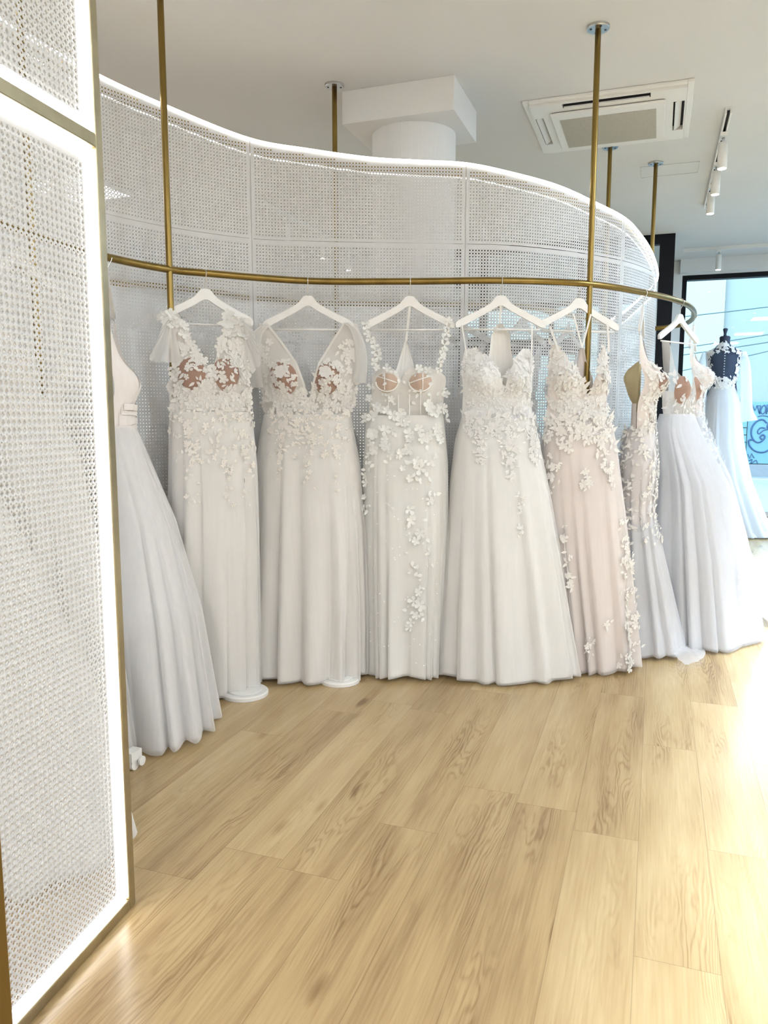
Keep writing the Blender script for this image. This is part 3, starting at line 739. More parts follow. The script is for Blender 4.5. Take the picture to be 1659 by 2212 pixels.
class Lace:
    """collects leaves and blossoms in dress coordinates (u,v,z)"""
    def __init__(s, d): s.d = d; s.b = MB(); s.R = d.R
    def frame(s, n, ang):
        n = np.array(n, float); n /= np.linalg.norm(n); a = np.cross(n, [0, 0, 1.0]); a /= np.linalg.norm(a)+1e-9; b_ = np.cross(a, n)
        return math.cos(ang)*a+math.sin(ang)*b_, -math.sin(ang)*a+math.cos(ang)*b_, n
    def leaf(s, p, n, size, ang, w=.42, lift=.25):
        x, y, z = s.frame(n, ang); p = np.array(p, float)
        pr = [(0, 0, 0), (.28, w*.5, .1), (.62, w*.42, .16), (1, 0, lift), (.62, -w*.42, .16), (.28, -w*.5, .1), (.45, 0, .02)]
        s.b.add([s.d.L(*(p+size*(a*x+b_*y+c_*lift*z))) for a, b_, c_ in pr], [(6, 0, 1), (6, 1, 2), (6, 2, 3), (6, 3, 4), (6, 4, 5), (6, 5, 0)])
    def blossom(s, p, n, size, ang=0, k=5, lift=.35, cup=.5):
        x, y, z = s.frame(n, ang); p = np.array(p, float)
        for i in range(k):
            a = ang+2*PI*i/k+s.R.uniform(-.12, .12); c_, q = math.cos(a), math.sin(a); ex = c_*x+q*y; ey = -q*x+c_*y; L_ = size*s.R.uniform(.85, 1.1)
            pr = [(0, 0, 0), (.3, .2, .25*cup), (.62, .36, .7*cup), (.9, .27, cup), (1.0, 0, cup*.9), (.9, -.27, cup), (.62, -.36, .7*cup), (.3, -.2, .25*cup), (.55, 0, .35*cup)]
            s.b.add([s.d.L(*(p+L_*(a_*ex+b_*ey+c2*lift*z)+z*.0008*i)) for a_, b_, c2 in pr], [(8, j, (j+1) % 8) for j in range(8)])
        s.b.add([s.d.L(*(p+z*size*.12+size*.09*(math.cos(t)*x+math.sin(t)*y))) for t in np.linspace(0, 2*PI, 7)[:-1]], [tuple(range(6))])
    def build(s, name, m, kind=None):
        o = s.b.build(name, m, s.d.e, True)
        if kind: o['kind'] = kind
        return o
def scatter(d, lc, n, zr, size, kinds='LB', inside=None, off=.004, lift=.25):
    """appliques over the bodice"""
    R = d.R; c = 0; tries = 0
    while c < n and tries < n*20:
        tries += 1
        z = R.uniform(*zr); r = d.row(z); u = R.uniform(r[0], r[3])
        if r[1]+.002 < u < r[2]-.002: continue
        if inside and not inside(u, z): continue
        p = (u, d.surf(u, z, off+.003*R.random()), z); nn = d.normal(u, z); sz = size*R.uniform(.65, 1.25)
        if R.choice(kinds) == 'L': lc.leaf(p, nn, sz*1.25, R.uniform(0, 2*PI), lift=lift)
        else: lc.blossom(p, nn, sz*.72, R.uniform(0, PI), lift=lift)
        c += 1
def scatter_skirt(d, lc, n, fn, size, kinds='LB', off=.006, lift=.25):
    R = d.R
    for _ in range(n):
        u, z = fn(); p, nn = d.on_skirt(u, z, off); sz = size*R.uniform(.6, 1.25)
        if R.choice(kinds) == 'L': lc.leaf(p, nn, sz*1.25, R.uniform(0, 2*PI), lift=lift)
        else: lc.blossom(p, nn, sz*.72, R.uniform(0, PI), lift=lift)
def skirt_from_px(d, rows, **k):
    """rows: (y or None, xL, xR, vBack, vFront, z override)"""
    out = []
    for y, xl, xr, vb, vf, *zz in rows:
        v = .05; a = d.px(xl, y, v); b_ = d.px(xr, y, v); z = zz[0] if zz else (a[1]+b_[1])/2
        out.append((z, a[0], b_[0], vb, vf))
    d.set_skirt(out, **k); return out
SEC = lambda z: z

# ---- dress with flutter sleeves and blossoms (second visible from the left)
P, T = rail_at(-2.02, 3.20)
d = Dress(P[0], P[1], (.72, .69), 'floral_dress', 'ivory dress with petal lace bodice and flutter sleeves, beside the left brass pole', 11); d.v0 = .05
hang(P[0], P[1], d.ang, 'white hanger holding the dress with flutter sleeves beside the left pole')
d.set_rows_px([(680, 352, 384, 486, 530), (720, 366, 405, 478, 530), (760, 372, 424, 466, 532), (797, 370, 441, 452, 534), (806, 368, 447, 447, 536), (840, 366, 448, 448, 538), (893, 368, 450, 450, 540)],
              [(1.1, .075), (1.45, .06), (1.75, .012)])
cl = d.px(410, 808, .08); cr = d.px(484, 808, .08); d.busts = [(*cl, .075, .055), (*cr, .075, .055)]
d.bodice(M['net_ivory']); d.back(M['ivory'], d.row and d.px(450, 850)[1])
d.cup(cl[0], cl[1]+.005, .062, .078, M['nude'], .003); d.cup(cr[0], cr[1]+.005, .062, .078, M['nude'], .003)
lc = Lace(d); zt = d.rows[-1][0]; zb = d.rows[0][0]
offcup = lambda u, z: min(((u-c[0])/.062)**2+((z-c[1])/.078)**2 for c in (cl, cr)) > 1
oncup = lambda u, z: not offcup(u, z)
scatter(d, lc, 210, (zb, zb+.24), .034, 'LBB', offcup, .005, .5); scatter(d, lc, 120, (zb+.2, zt-.02), .032, 'LB', offcup, .007); scatter(d, lc, 52, (zb, zt), .026, 'LLB', oncup, .006)
lc.build('lace_applique', M['lace'], 'stuff')
lc = Lace(d)
for i in range(16):
    z = d.R.uniform(zt-.10, zt+.01); r = d.row(min(z, zt)); sd = d.R.choice((0, 2)); u = d.R.uniform(r[sd], r[sd+1]); lc.blossom((u, d.surf(u, min(z, zt), .01), z), (d.R.uniform(-.6, .6), 1, .5), .03, d.R.random()*3, 5, .6)
lc.build('shoulder_blossoms', M['petal'])
for side in (0, 1):
    xs = [(350, 690), (336, 735), (318, 778), (352, 785), (385, 782)] if side == 0 else [(530, 690), (542, 730), (552, 785), (545, 800), (534, 810)]
    V = []; F = []; sh = d.px(368, 684, .03) if side == 0 else d.px(512, 690, .03)
    outer = [d.px(x, y, .03) for x, y in xs]
    n = 22
    oo = spline(outer, n)
    for j in range(9):
        q = j/8
        for k in range(n):
            u = sh[0]+(oo[k][0]-sh[0])*q; z = sh[1]+(oo[k][1]-sh[1])*q; V.append(d.L(u, .065+.04*q+.014*q*math.sin(k*1.3), z))
    for j in range(8):
        for k in range(n-1): F.append((j*n+k, j*n+k+1, (j+1)*n+k+1, (j+1)*n+k))
    mesh_obj('sleeve', V, F, M['tulle'], d.e, True)
skirt_from_px(d, [(890, 368, 541, -.07, .09), (925, 364, 545, -.09, .11), (1000, 363, 550, -.1, .15), (1150, 360, 553, -.11, .20), (1300, 360, 552, -.11, .235), (1482, 365, 552, -.11, .26, .012)], nf=17, amp=.055)
d.skirt(M['ivory'], 'lining', scale=.94, hem=.006, nth=160, nz=20); d.skirt(M['tulle'], 'tulle_skirt')
lc = Lace(d); R = d.R
def f1(): t = R.random()**1.6; return R.uniform(-.2, .2), zb+.02-t*.26
scatter_skirt(d, lc, 150, f1, .022, 'LLB', .004, .12)
def f2(): k = R.choice((-.12, .03, .13)); t = R.random(); return k+R.gauss(0, .015), zb-.1-t*.32
scatter_skirt(d, lc, 60, f2, .016, 'LB', .004, .1)
lc.build('skirt_lace', M['ivory_lace'], 'stuff')

# ---- V neck illusion dress
P, T = rail_at(-1.655, 3.553)
d = Dress(P[0], P[1], (.93, .36), 'illusion_dress', 'ivory wide V neck dress with sheer sleeves, left of the bright petal dress', 12)
hang(P[0], P[1], d.ang, 'white hanger holding the wide V neck dress with sheer sleeves')
d.set_rows_px([(696, 556, 573, 743, 772), (740, 552, 608, 716, 780), (785, 556, 640, 690, 778), (830, 562, 657, 678, 768), (862, 566, 662, 671, 764), (882, 568, 666, 667, 760), (898, 570, 666.5, 666.5, 757)],
              [(1.1, .08), (1.45, .06), (1.75, .012)])
cl = d.px(612, 812, .09); cr = d.px(708, 812, .09); d.busts = [(*cl, .08, .06), (*cr, .08, .06)]
d.bodice(M['net_ivory']); d.back(M['ivory'], d.px(660, 868)[1])
d.cup(cl[0], cl[1], .066, .082, M['nude'], .003, -.15); d.cup(cr[0], cr[1], .066, .082, M['nude'], .003, .15)
lc = Lace(d); zt = d.rows[-1][0]; zb = d.rows[0][0]
for c in (cl, cr):
    lc.blossom((c[0]-.01, d.surf(c[0]-.01, c[1]+.015, .008), c[1]+.015), d.normal(c[0]-.01, c[1]+.015), .036, .3, 7)
    scatter(d, lc, 44, (c[1]-.085, c[1]+.085), .026, 'LLB', lambda u, z, c=c: ((u-c[0])/.068)**2+((z-c[1])/.085)**2 < 1, .005, .12)
scatter(d, lc, 200, (zb, zb+.14), .028, 'LBB', lambda u, z: min(((u-c[0])/.066)**2+((z-c[1])/.082)**2 for c in (cl, cr)) > 1, .005, .5)
scatter(d, lc, 90, (zb+.1, zt-.09), .028, 'LB', lambda u, z: abs(u-(cl[0]+cr[0])/2) > .16 or z < cl[1]-.08, .006)
lc.build('lace_applique', M['lace'], 'stuff')
# neckline piping
for si, k in ((1, 2), (2, 3)):
    pts = []
    for z in np.linspace(zb, zt, 40): r = d.row(z); u = r[k-1]; pts.append((u, d.surf(u, z, .004), z))
    d.ribbon(pts, .011, M['lace'], 'neckline_band')
skirt_from_px(d, [(895, 569, 758, -.07, .10), (930, 562, 764, -.09, .12), (1000, 552, 778, -.1, .16), (1150, 545, 793, -.11, .21), (1300, 543, 798, -.11, .245), (1486, 545, 796, -.11, .27, .012)], nf=16, amp=.065)
d.skirt(M['ivory'], 'lining', scale=.94, hem=.006, nth=160, nz=20); d.skirt(M['tulle'], 'tulle_skirt')
for side in (0, 1):
    top = [d.px(x, y, .02) for x, y in ([(570, 697), (548, 715), (541, 770), (545, 840)] if side == 0 else [(748, 692), (772, 706), (788, 760), (786, 825)])]
    inn = [d.px(x, y, .02) for x, y in ([(575, 712), (560, 740), (560, 790), (566, 835)] if side == 0 else [(752, 705), (768, 740), (772, 780), (764, 830)])]
    a = spline(top, 16); b_ = spline(inn, 16); V = []; F = []
    for i in range(16):
        for j in range(13):
            an = 2*PI*j/12; mu, mz = (a[i]+b_[i])/2; hw = abs(a[i][0]-b_[i][0])/2+.012
            V.append(d.L(mu+hw*math.cos(an), .02+.04*math.sin(an)+.004*math.cos(7*an), mz))
    for i in range(15):
        for j in range(12): F.append((i*13+j, i*13+j+1, (i+1)*13+j+1, (i+1)*13+j))
    mesh_obj('sleeve', V, F, M['tulle'], d.e, True)
lc = Lace(d); R = d.R
def f1(): t = R.random()**1.6; return R.uniform(-.19, .2), zb+.02-t*.22
scatter_skirt(d, lc, 150, f1, .022, 'LLB', .004, .12)
def f2(): k = R.choice((-.14, .01, .13)); t = R.random(); return k+R.gauss(0, .012), zb-.08-t*.3
scatter_skirt(d, lc, 60, f2, .015, 'LB', .004, .1)
lc.build('skirt_lace', M['ivory_lace'], 'stuff')

# ---- corset dress with raised petals, centre
P, T = rail_at(-1.19, 3.735)
d = Dress(P[0], P[1], (.95, .31), 'petal_dress', 'bright white corset dress covered in raised fabric petals, middle of the row', 13)
hang(P[0], P[1], d.ang, 'white hanger holding the petal corset dress in the middle of the row')
d.set_rows_px([(795, 822, 846, 886, 940), (801, 812, 856, 878, 952), (812, 803, 862, 873, 963), (822, 803, 866, 867, 965), (850, 802, 868, 868, 960), (900, 794, 874, 874, 958)], [(1.1, .085), (1.5, .055)])
cl = d.px(836, 824, .10); cr = d.px(908, 824, .10); d.busts = [(*cl, .06, .06), (*cr, .06, .06)]
d.bodice(M['net_dense']); d.back(M['bright'], d.px(870, 840)[1])
a = d.px(877, 738, -.02); b1 = d.px(852, 812, -.02); b2 = d.px(900, 812, -.02)
d.back(M['bright'], 0, 'halter_panel', [(a[1], a[0]-.006, a[0]+.006), (b1[1], b1[0], b2[0]), (b1[1]-.03, b1[0]-.02, b2[0]+.02)], -.015)
hz = RZ-.12
d.ribbon([(0, .0, hz+.0), (a[0], -.012, a[1]-.005)], .012, M['bright'], 'hanging_ribbon')
d.cup(cl[0]-.002, cl[1], .056, .048, M['nude_light'], .003); d.cup(cr[0]+.002, cr[1], .056, .048, M['nude_light'], .003)
for c, sg_ in ((cl, -1), (cr, 1)):
    d.ribbon([(c[0]-.056, d.surf(c[0]-.056, c[1]+.0, .006), c[1]+.0)]+[(c[0]-.056*math.cos(t), d.surf(c[0]-.056*math.cos(t), c[1]-.048*math.sin(t), .006), c[1]-.048*math.sin(t)) for t in np.linspace(.3, PI, 12)], .006, M['bright'], 'boning')
    d.ribbon([(c[0]+sg_*.012, d.surf(c[0]+sg_*.012, c[1]+.04-.01*k, .006), c[1]+.04-.01*k) for k in range(9)], .005, M['bright'], 'boning')
    d.ribbon([(c[0]-sg_*.055+sg_*.012*k, d.surf(c[0]-sg_*.055+sg_*.012*k, c[1]-.008+.004*k, .006), c[1]-.008+.004*k) for k in range(10)], .005, M['bright'], 'boning')
for uu in (-.105, -.055, .0, .055, .105):
    d.ribbon([(uu, d.surf(uu, z, .004), z) for z in np.linspace(d.rows[0][0], d.px(870, 852)[1], 6)], .006, M['bright'], 'boning')
# straps strewn with blossoms
sp = []
for pts in ([(789, 700), (800, 730), (812, 765), (816, 800)], [(972, 692), (962, 730), (952, 765), (948, 800)]):
    L_ = [d.px(x, y, .04) for x, y in pts]; P3 = [(u, .01+.02*i+.01, z) for i, (u, z) in enumerate(L_)]
    d.ribbon([tuple(q) for q in spline(P3, 14)], .017, M['net'], 'strap'); sp.append(P3)
R = d.R; nfl = [0]
def fab(p, n, size, k=5):
    if nfl[0] < 98:
        l = Lace(d); l.blossom(p, n, size, R.uniform(0, 3), k, .5, .8); l.build('fabric_blossom', M['petal']); nfl[0] += 1
    else: extra.blossom(p, n, size, R.uniform(0, 3), k, .5, .8)
extra = Lace(d)
skirt_from_px(d, [(897, 792, 958, -.07, .095), (930, 789, 962, -.09, .12), (1000, 785, 968, -.1, .15), (1200, 789, 968, -.1, .20), (1350, 793, 962, -.1, .22), (1482, 797, 958, -.1, .235, .012)], nf=19, amp=.05, sup=2.6)
d.skirt(M['bright'], 'lining', scale=.94, hem=.006, nth=160, nz=20); d.skirt(M['tulle_bright'], 'tulle_skirt')
zb = d.rows[0][0]
for P3 in sp:
    for k in range(9):
        t = k/8*2.9; i = int(t); q = np.array(P3[i])*(1-t+i)+np.array(P3[min(i+1, 3)])*(t-i); fab(q+[R.uniform(-.012, .012), .012, 0], (R.uniform(-.5, .5), 1, R.uniform(-.2, .5)), R.uniform(.018, .028), R.choice((3, 4, 5)))
for k in range(30):
    x = R.uniform(790, 960); y = R.uniform(872, 985)-abs(x-875)*.05; u, z = d.px(x, y, .1); p, n = d.on_skirt(u, min(z, zb), .014); p[2] = z; fab(p, n+np.array([R.uniform(-.4, .4), 0, R.uniform(-.1, .5)]), R.uniform(.022, .034), 5)
for (x, y, r_) in ((868, 900, .03), (845, 862, .02), (800, 835, .022), (966, 850, .022), (795, 860, .022), (812, 880, .026), (952, 880, .026), (835, 795, .024), (925, 800, .026), (905, 795, .022), (962, 905, .03), (795, 905, .03),
                 (905, 1012, .034), (898, 995, .028), (880, 968, .026), (884, 1032, .02), (793, 1028, .022), (795, 1045, .024), (793, 1075, .018), (792, 1100, .016), (922, 1065, .02), (925, 1080, .024), (884, 1098, .028), (887, 1120, .026), (905, 1148, .028), (896, 1165, .024),
                 (893, 1290, .028), (905, 1298, .03), (898, 1320, .024), (885, 1345, .026), (888, 1335, .024), (903, 1272, .022), (918, 1188, .014), (870, 1010, .018), (862, 985, .016), (800, 985, .02), (806, 960, .024), (940, 925, .03), (925, 940, .024), (850, 930, .026), (835, 950, .022)):
    u, z = d.px(x, y, .13); 
    if z < zb: p, n = d.on_skirt(u, z, .012)
    else: p = np.array([u, d.surf(u, z, .01), z]); n = np.array([R.uniform(-.3, .3), 1, .2])
    fab(p, n+np.array([R.uniform(-.3, .3), 0, R.uniform(-.2, .4)]), r_, R.choice((4, 5, 5)))
lc = extra
for k in range(90):
    t = R.random()
    if k < 50: x, y = R.gauss(905, 16), R.uniform(990, 1350)
    elif k < 62: x, y = R.gauss(792, 4), R.uniform(990, 1110)
    else: x, y = R.uniform(800, 955), R.uniform(930, 1010)
    u, z = d.px(x, y, .15); p, n = d.on_skirt(u, z, .008); lc.leaf(p, n+np.array([R.uniform(-.4, .4), 0, .2]), R.uniform(.02, .034), R.uniform(0, 6.28), .6, .5)
for k in range(40):
    z = R.uniform(zb, d.rows[-1][0]); r = d.row(z); u = R.uniform(r[0], r[3])
    if not r[1] < u < r[2]: lc.leaf((u, d.surf(u, z, .008), z), d.normal(u, z), R.uniform(.018, .03), R.uniform(0, 6.28), .6, .6)
lc.build('loose_petals', M['petal'], 'stuff')
lc = Lace(d)
for k in range(80):
    u, z = d.px(R.uniform(800, 950), R.uniform(1020, 1470), .15); p, n = d.on_skirt(u, z, .006); lc.blossom(p, n, .0035, 0, 4, .3)
lc.build('glitter_beads', M['bead'], 'stuff')

# ---- beaded lace dress
P, T = rail_at(-0.75, 3.863)
d = Dress(P[0], P[1], (.93, .37), 'beaded_lace_dress', 'white A-line dress with beaded scroll lace and thin straps, right of the petal dress', 14)
hang(P[0], P[1], d.ang, 'white hanger holding the beaded lace dress with thin straps')
d.set_rows_px([(752, 1008, 1022, 1132, 1148), (768, 1003, 1050, 1118, 1152), (790, 1001, 1066, 1106, 1154), (806, 1000, 1080, 1095, 1154), (846, 1003, 1087, 1089, 1152), (856, 1003, 1088, 1088, 1151), (905, 1000, 1088, 1088, 1156)], [(1.1, .085), (1.5, .045), (1.6, .03)])
cl = d.px(1043, 815, .10); cr = d.px(1122, 815, .10); d.busts = [(*cl, .07, .065), (*cr, .07, .065)]
d.bodice(M['white']); d.back(M['blush'], d.px(1088, 860)[1])
a = d.px(1078, 700, -.03); b1 = d.px(1050, 800, -.03); b2 = d.px(1108, 800, -.03); mid = d.px(1060, 725, -.03); mid2 = d.px(1098, 725, -.03)
d.back(M['ivory'], 0, 'halter_panel', [(a[1], a[0]-.012, a[0]+.012), (mid[1], mid[0], mid2[0]), (b1[1], b1[0], b2[0]), (b1[1]-.1, b1[0]-.02, b2[0]+.02)], -.035)
d.ribbon([(0, 0, RZ-.12), (a[0], -.01, a[1])], .010, M['white'], 'hanging_ribbon')
for pts in ([(999, 700), (1003, 730), (1008, 770)], [(1151, 698), (1150, 735), (1148, 775)]):
    L_ = [d.px(x, y, .04) for x, y in pts]; d.ribbon([(u, .02+.012*i, z) for i, (u, z) in enumerate(L_)], .007, M['white'])
skirt_from_px(d, [(903, 999, 1157, -.07, .10), (950, 985, 1166, -.09, .13), (1050, 972, 1185, -.11, .18), (1200, 960, 1212, -.12, .225), (1350, 952, 1236, -.12, .25), (1480, 948, 1250, -.12, .27, .012)], nf=13, amp=.06)
d.skirt(M['white'], 'lining', scale=.95, hem=.006, nth=160, nz=20); d.skirt(M['tulle'], 'tulle_skirt')
lc = Lace(d); R = d.R; zt = d.rows[-1][0]; zb = d.rows[0][0]
scatter(d, lc, 520, (zb, zt-.005), .020, 'LLB', None, .004, .6)
def tongue():
    cx_, z_end = R.choice(((1022, 940), (1040, 1000), (1095, 1035), (1100, 1010), (1155, 1000), (1150, 965), (1070, 940)))
    t = R.random()**.8; y = 890+(z_end-890)*t; x = cx_+R.gauss(0, 10*(1-t)+4); return d.px(x, y, .12)
scatter_skirt(d, lc, 420, tongue, .019, 'LLB')
def twig(): return d.px(1124+R.gauss(0, 4), R.choice((R.uniform(1070, 1110), R.uniform(1130, 1170))), .2)
scatter_skirt(d, lc, 22, twig, .016, 'LB')
lc.build('lace_applique', M['lace_cool'], 'stuff')
lc = Lace(d)
for c in (cl, cr):
    for k in range(70):
        u = c[0]+R.gauss(0, .03); z = c[1]+R.gauss(0, .03); r = d.row(min(z, zt))
        if z > zt-.03 or r[1] < u < r[2]: continue
        lc.blossom((u, d.surf(u, z, .009), z), d.normal(u, z), .004, 0, 4)
lc.build('glitter_beads', M['bead'], 'stuff')

# ---- blush dress with leaf lace
P, T = rail_at(-0.368, 4.098)
d = Dress(P[0]-.012, P[1]-.02, (.86, .51), 'leaf_lace_dress', 'blush dress with white leaf lace, in front of the right brass pole', 15)
hang(P[0]-.03, P[1]-.012, d.ang, 'white hanger holding the blush leaf lace dress by the right pole')
d.set_rows_px([(745, 1200, 1212, 1310, 1318), (765, 1196, 1222, 1302, 1320), (800, 1191, 1243, 1285, 1322), (825, 1190, 1258, 1276, 1322), (850, 1191, 1266, 1273, 1321), (865, 1191, 1270, 1272, 1320), (875, 1191, 1271, 1271, 1320), (915, 1186, 1270, 1270, 1324)], [(1.1, .085), (1.5, .045), (1.6, .03)])
cl = d.px(1228, 815, .10); cr = d.px(1300, 815, .10); d.busts = [(*cl, .065, .06), (*cr, .065, .06)]
d.bodice(M['blush']); d.back(M['blush'], d.px(1270, 850)[1])
a = d.px(1254, 752, -.03); b1 = d.px(1240, 820, -.03); b2 = d.px(1276, 820, -.03)
d.back(M['blush'], 0, 'halter_panel', [(a[1], a[0]-.008, a[0]+.008), (a[1]-.06, a[0]-.022, a[0]+.02), (b1[1], b1[0], b2[0]), (b1[1]-.1, b1[0], b2[0])], -.03)
d.ribbon([(-.045, 0, RZ-.15), (a[0], -.012, a[1])], .009, M['white'], 'hanging_ribbon'); d.ribbon([(.05, 0, RZ-.15), (a[0], -.012, a[1])], .009, M['white'], 'hanging_ribbon')
for pts in ([(1192, 705), (1200, 735), (1206, 760)], [(1316, 700), (1316, 735), (1314, 760)]):
    L_ = [d.px(x, y, .04) for x, y in pts]; d.ribbon([(u, .02+.012*i, z) for i, (u, z) in enumerate(L_)], .012, M['lace'])
skirt_from_px(d, [(912, 1186, 1325, -.07, .10), (960, 1178, 1334, -.09, .13), (1100, 1178, 1347, -.11, .17), (1250, 1185, 1358, -.11, .20), (1350, 1195, 1364, -.11, .215), (1442, 1200, 1369, -.11, .22, .012)], nf=15, amp=.045)
d.skirt(M['blush'], 'lining', scale=.93, hem=.01, nth=160, nz=20); d.skirt(M['tulle_blush'], 'tulle_skirt')
lc = Lace(d); R = d.R; zt = d.rows[-1][0]; zb = d.rows[0][0]
scatter(d, lc, 430, (zb-.0, zt), .030, 'LLLB', None, .005, .45)
def hemline():
    x = R.uniform(1186, 1330); e = 935+45*abs(math.sin(x*.06)); return d.px(x, R.uniform(895, e), .12)
scatter_skirt(d, lc, 150, hemline, .030, 'LLB', .008, .45)
lc.build('lace_applique', M['lace'], 'stuff')
for x0, y0, x1, y1, n, wd in ((1205, 985, 1200, 1075, 26, 8), (1265, 1010, 1270, 1055, 16, 6), (1308, 975, 1320, 1060, 22, 7), (1218, 1140, 1232, 1270, 30, 3.5), (1345, 1125, 1352, 1220, 20, 5), (1352, 1200, 1355, 1430, 95, 9), (1300, 1330, 1296, 1345, 7, 5), (1268, 1370, 1262, 1420, 14, 8), (1340, 1400, 1345, 1440, 18, 9)):
    lc = Lace(d)
    for k in range(n):
        t = R.random(); u, z = d.px(x0+(x1-x0)*t+R.gauss(0, wd), y0+(y1-y0)*t, .15); z = max(.03, z); p, nn = d.on_skirt(u, z, .007)
        (lc.blossom(p, nn, R.uniform(.014, .024), R.random()*3) if R.random() < .35 else lc.leaf(p, nn, R.uniform(.022, .036), R.uniform(0, 6.28), .45, .3))
    st = []
    for q in np.linspace(0, 1, 14):
        u, z = d.px(x0+(x1-x0)*q, y0+(y1-y0)*q, .15); p, nn = d.on_skirt(u, max(.03, z), .005); st.append(d.L(*p))
    lc.b.tube(st, .0018, 5); lc.build('leaf_spray', M['lace'])

# ---- dresses round the bend, given in their own dimensions
def local_dress(x, y, tdir, name, label, seed, bust_w=.17, waist_w=.14, cz=1.49, zb=1.27, zt=1.58, zs=1.735, hem=(.42, .34), fronty=.3, back_m='ivory', body_m='ivory', skirt_m='tulle', lin_m='ivory', vdeep=1.34, sho=.19,
                strap=.03, uoff=0., voff=0., mermaid=None, amp=.05, nf=14, lean=0., hangl=None, bulge=.06, vback=-.1):
    d = Dress(x, y, tdir, name, label, seed)
    if hangl: hang(x, y, d.ang, hangl)
    rows = [(zb, -waist_w, 0, 0, waist_w), (vdeep, -bust_w*.92, 0, 0, bust_w*.92), (cz-.01, -bust_w, -.045, .045, bust_w), (zt, -bust_w*1.03, -.10, .10, bust_w*1.03), (zs, -sho, -sho+strap, sho-strap, sho)]
    d.set_rows(rows, [(zb, .085), (cz+.04, .07), (zs, .012)])
    d.busts = [(-.085, cz, .075, bulge), (.085, cz, .075, bulge)]
    d.bodice(M[body_m]); d.back(M[back_m], zb+.14)
    hw, hf = hem
    if mermaid:
        rws = [(zb, -waist_w, waist_w, -.07, .09), (zb-.18, -.16, .16, -.09, .11), (mermaid, -.13, .13, -.08, .10), (.3, -hw*.75, hw*.75, -.1, hf*.75), (.012, -hw, hw, -.12, hf)]
    else:
        rws = [(zb+.005, -waist_w, waist_w, -.07, .09), (zb-.1, -waist_w-.05, waist_w+.05, -.09, .13), (zb-.4, -waist_w-(hw-waist_w)*.45+uoff*.35, waist_w+(hw-waist_w)*.45+uoff*.35, vback, .09+(hf-.09)*.5), (.5, -hw*.9+uoff*.7, hw*.9+uoff*.7, vback, .09+(hf-.09)*.8), (.012, -hw+uoff, hw+uoff, vback, hf)]
    d.set_skirt(rws, nf=nf, amp=amp)
    d.skirt(M[lin_m], 'lining', scale=.94, hem=.006, nth=150, nz=18); d.skirt(M[skirt_m], 'tulle_skirt')
    return d
# satin dress at the left edge of the row
P, T = rail_at(-2.202, 2.75)
d = local_dress(P[0], P[1], (-.55, .84), 'satin_dress', 'ivory satin halter dress with draped waist at the left, beside the framed screen', 21, bust_w=.15, waist_w=.12, cz=1.45, zb=1.265, zt=1.54, hem=(.42, .40), body_m='satin', lin_m='cool', skirt_m='tulle', vdeep=1.40, amp=.06, nf=13, uoff=-.10,
                hangl='white hanger at the left end of the rail, seen edge-on', bulge=.05, vback=-.07)
R = d.R
for k in range(6):
    z = 1.27+.018*k; d.ribbon([(u, d.surf(u, z, .008+.004*(k % 2)), z+.010*math.sin(u*9+k)) for u in np.linspace(-.118, .118, 14)], .026, M['satin'], 'waist_drape')
# side-on mermaid lace dress
P, T = rail_at(-0.10, 4.49)
d = local_dress(P[0], P[1], (.03, 1.0), 'mermaid_lace_dress', 'narrow nude and white lace mermaid dress seen side-on beyond the blush dress', 22, bust_w=.15, waist_w=.115, cz=1.50, zb=1.24, zt=1.58, hem=(.22, .30), back_m='blush', body_m='blush', lin_m='cool', skirt_m='tulle_cool', mermaid=.80, amp=.04, nf=12,
                hangl='white hanger seen end-on, holding the mermaid lace dress', bulge=.075, strap=.025, sho=.17)
lc = Lace(d); R = d.R
scatter(d, lc, 300, (1.24, 1.60), .03, 'LLB', None, .006, .4)
def fm(): return R.uniform(-.16, .16), R.uniform(.62, 1.25)
scatter_skirt(d, lc, 300, fm, .026, 'LLB', .006, .4)
for k in range(420):
    th = PI+PI*R.random(); z = R.uniform(.62, 1.25); p = np.array(d.spt(th, z, .006)); n = np.array([math.cos(th), math.sin(th), .1]); lc.leaf(p, n, R.uniform(.022, .036), R.uniform(0, 6.28), .45, .4)
d.skirt(M['blush'], 'nude_sheath', scale=.975, hem=.72, nth=120, nz=12)
V = []; F = []; zz = np.linspace(1.33, 1.585, 14)
for z in zz:
    vv = float(np.interp(z, [1.33, 1.42, 1.52, 1.56, 1.585], [-.005, -.055, -.088, -.07, -.035]))
    for k in range(9): q = k/4-1; V.append(d.L(.115*q, vv*(1-abs(q)**2.5), z+.02*q*q))
for i in range(13):
    for k in range(8): F.append((i*9+k, i*9+k+1, (i+1)*9+k+1, (i+1)*9+k))
mesh_obj('inner_bodice', V, F, M['olive'], d.e, True)
lc.build('lace_applique', M['lace'], 'stuff')
d.cup(.085, 1.50, .04, .05, M['nude'], .007); d.cup(-.085, 1.50, .04, .05, M['nude'], .009)
tr = MB()  # short train lying on the floor
V = []; F = []
for i in range(14):
    q = i/13; rad = .22+.16*q
    for k in range(18):
        t = k/17; an = -.9+1.5*t; V.append(d.L(.0+rad*math.sin(an)*.9, .12+rad*math.cos(an)*.75, .012+.03*(1-q)+.012*abs(math.sin(k*1.1+i*.4))*(1-q*.5)))
for i in range(13):
    for k in range(17): F.append((i*18+k, i*18+k+1, (i+1)*18+k+1, (i+1)*18+k))
mesh_obj('train', V, F, M['tulle_cool'], d.e, True)
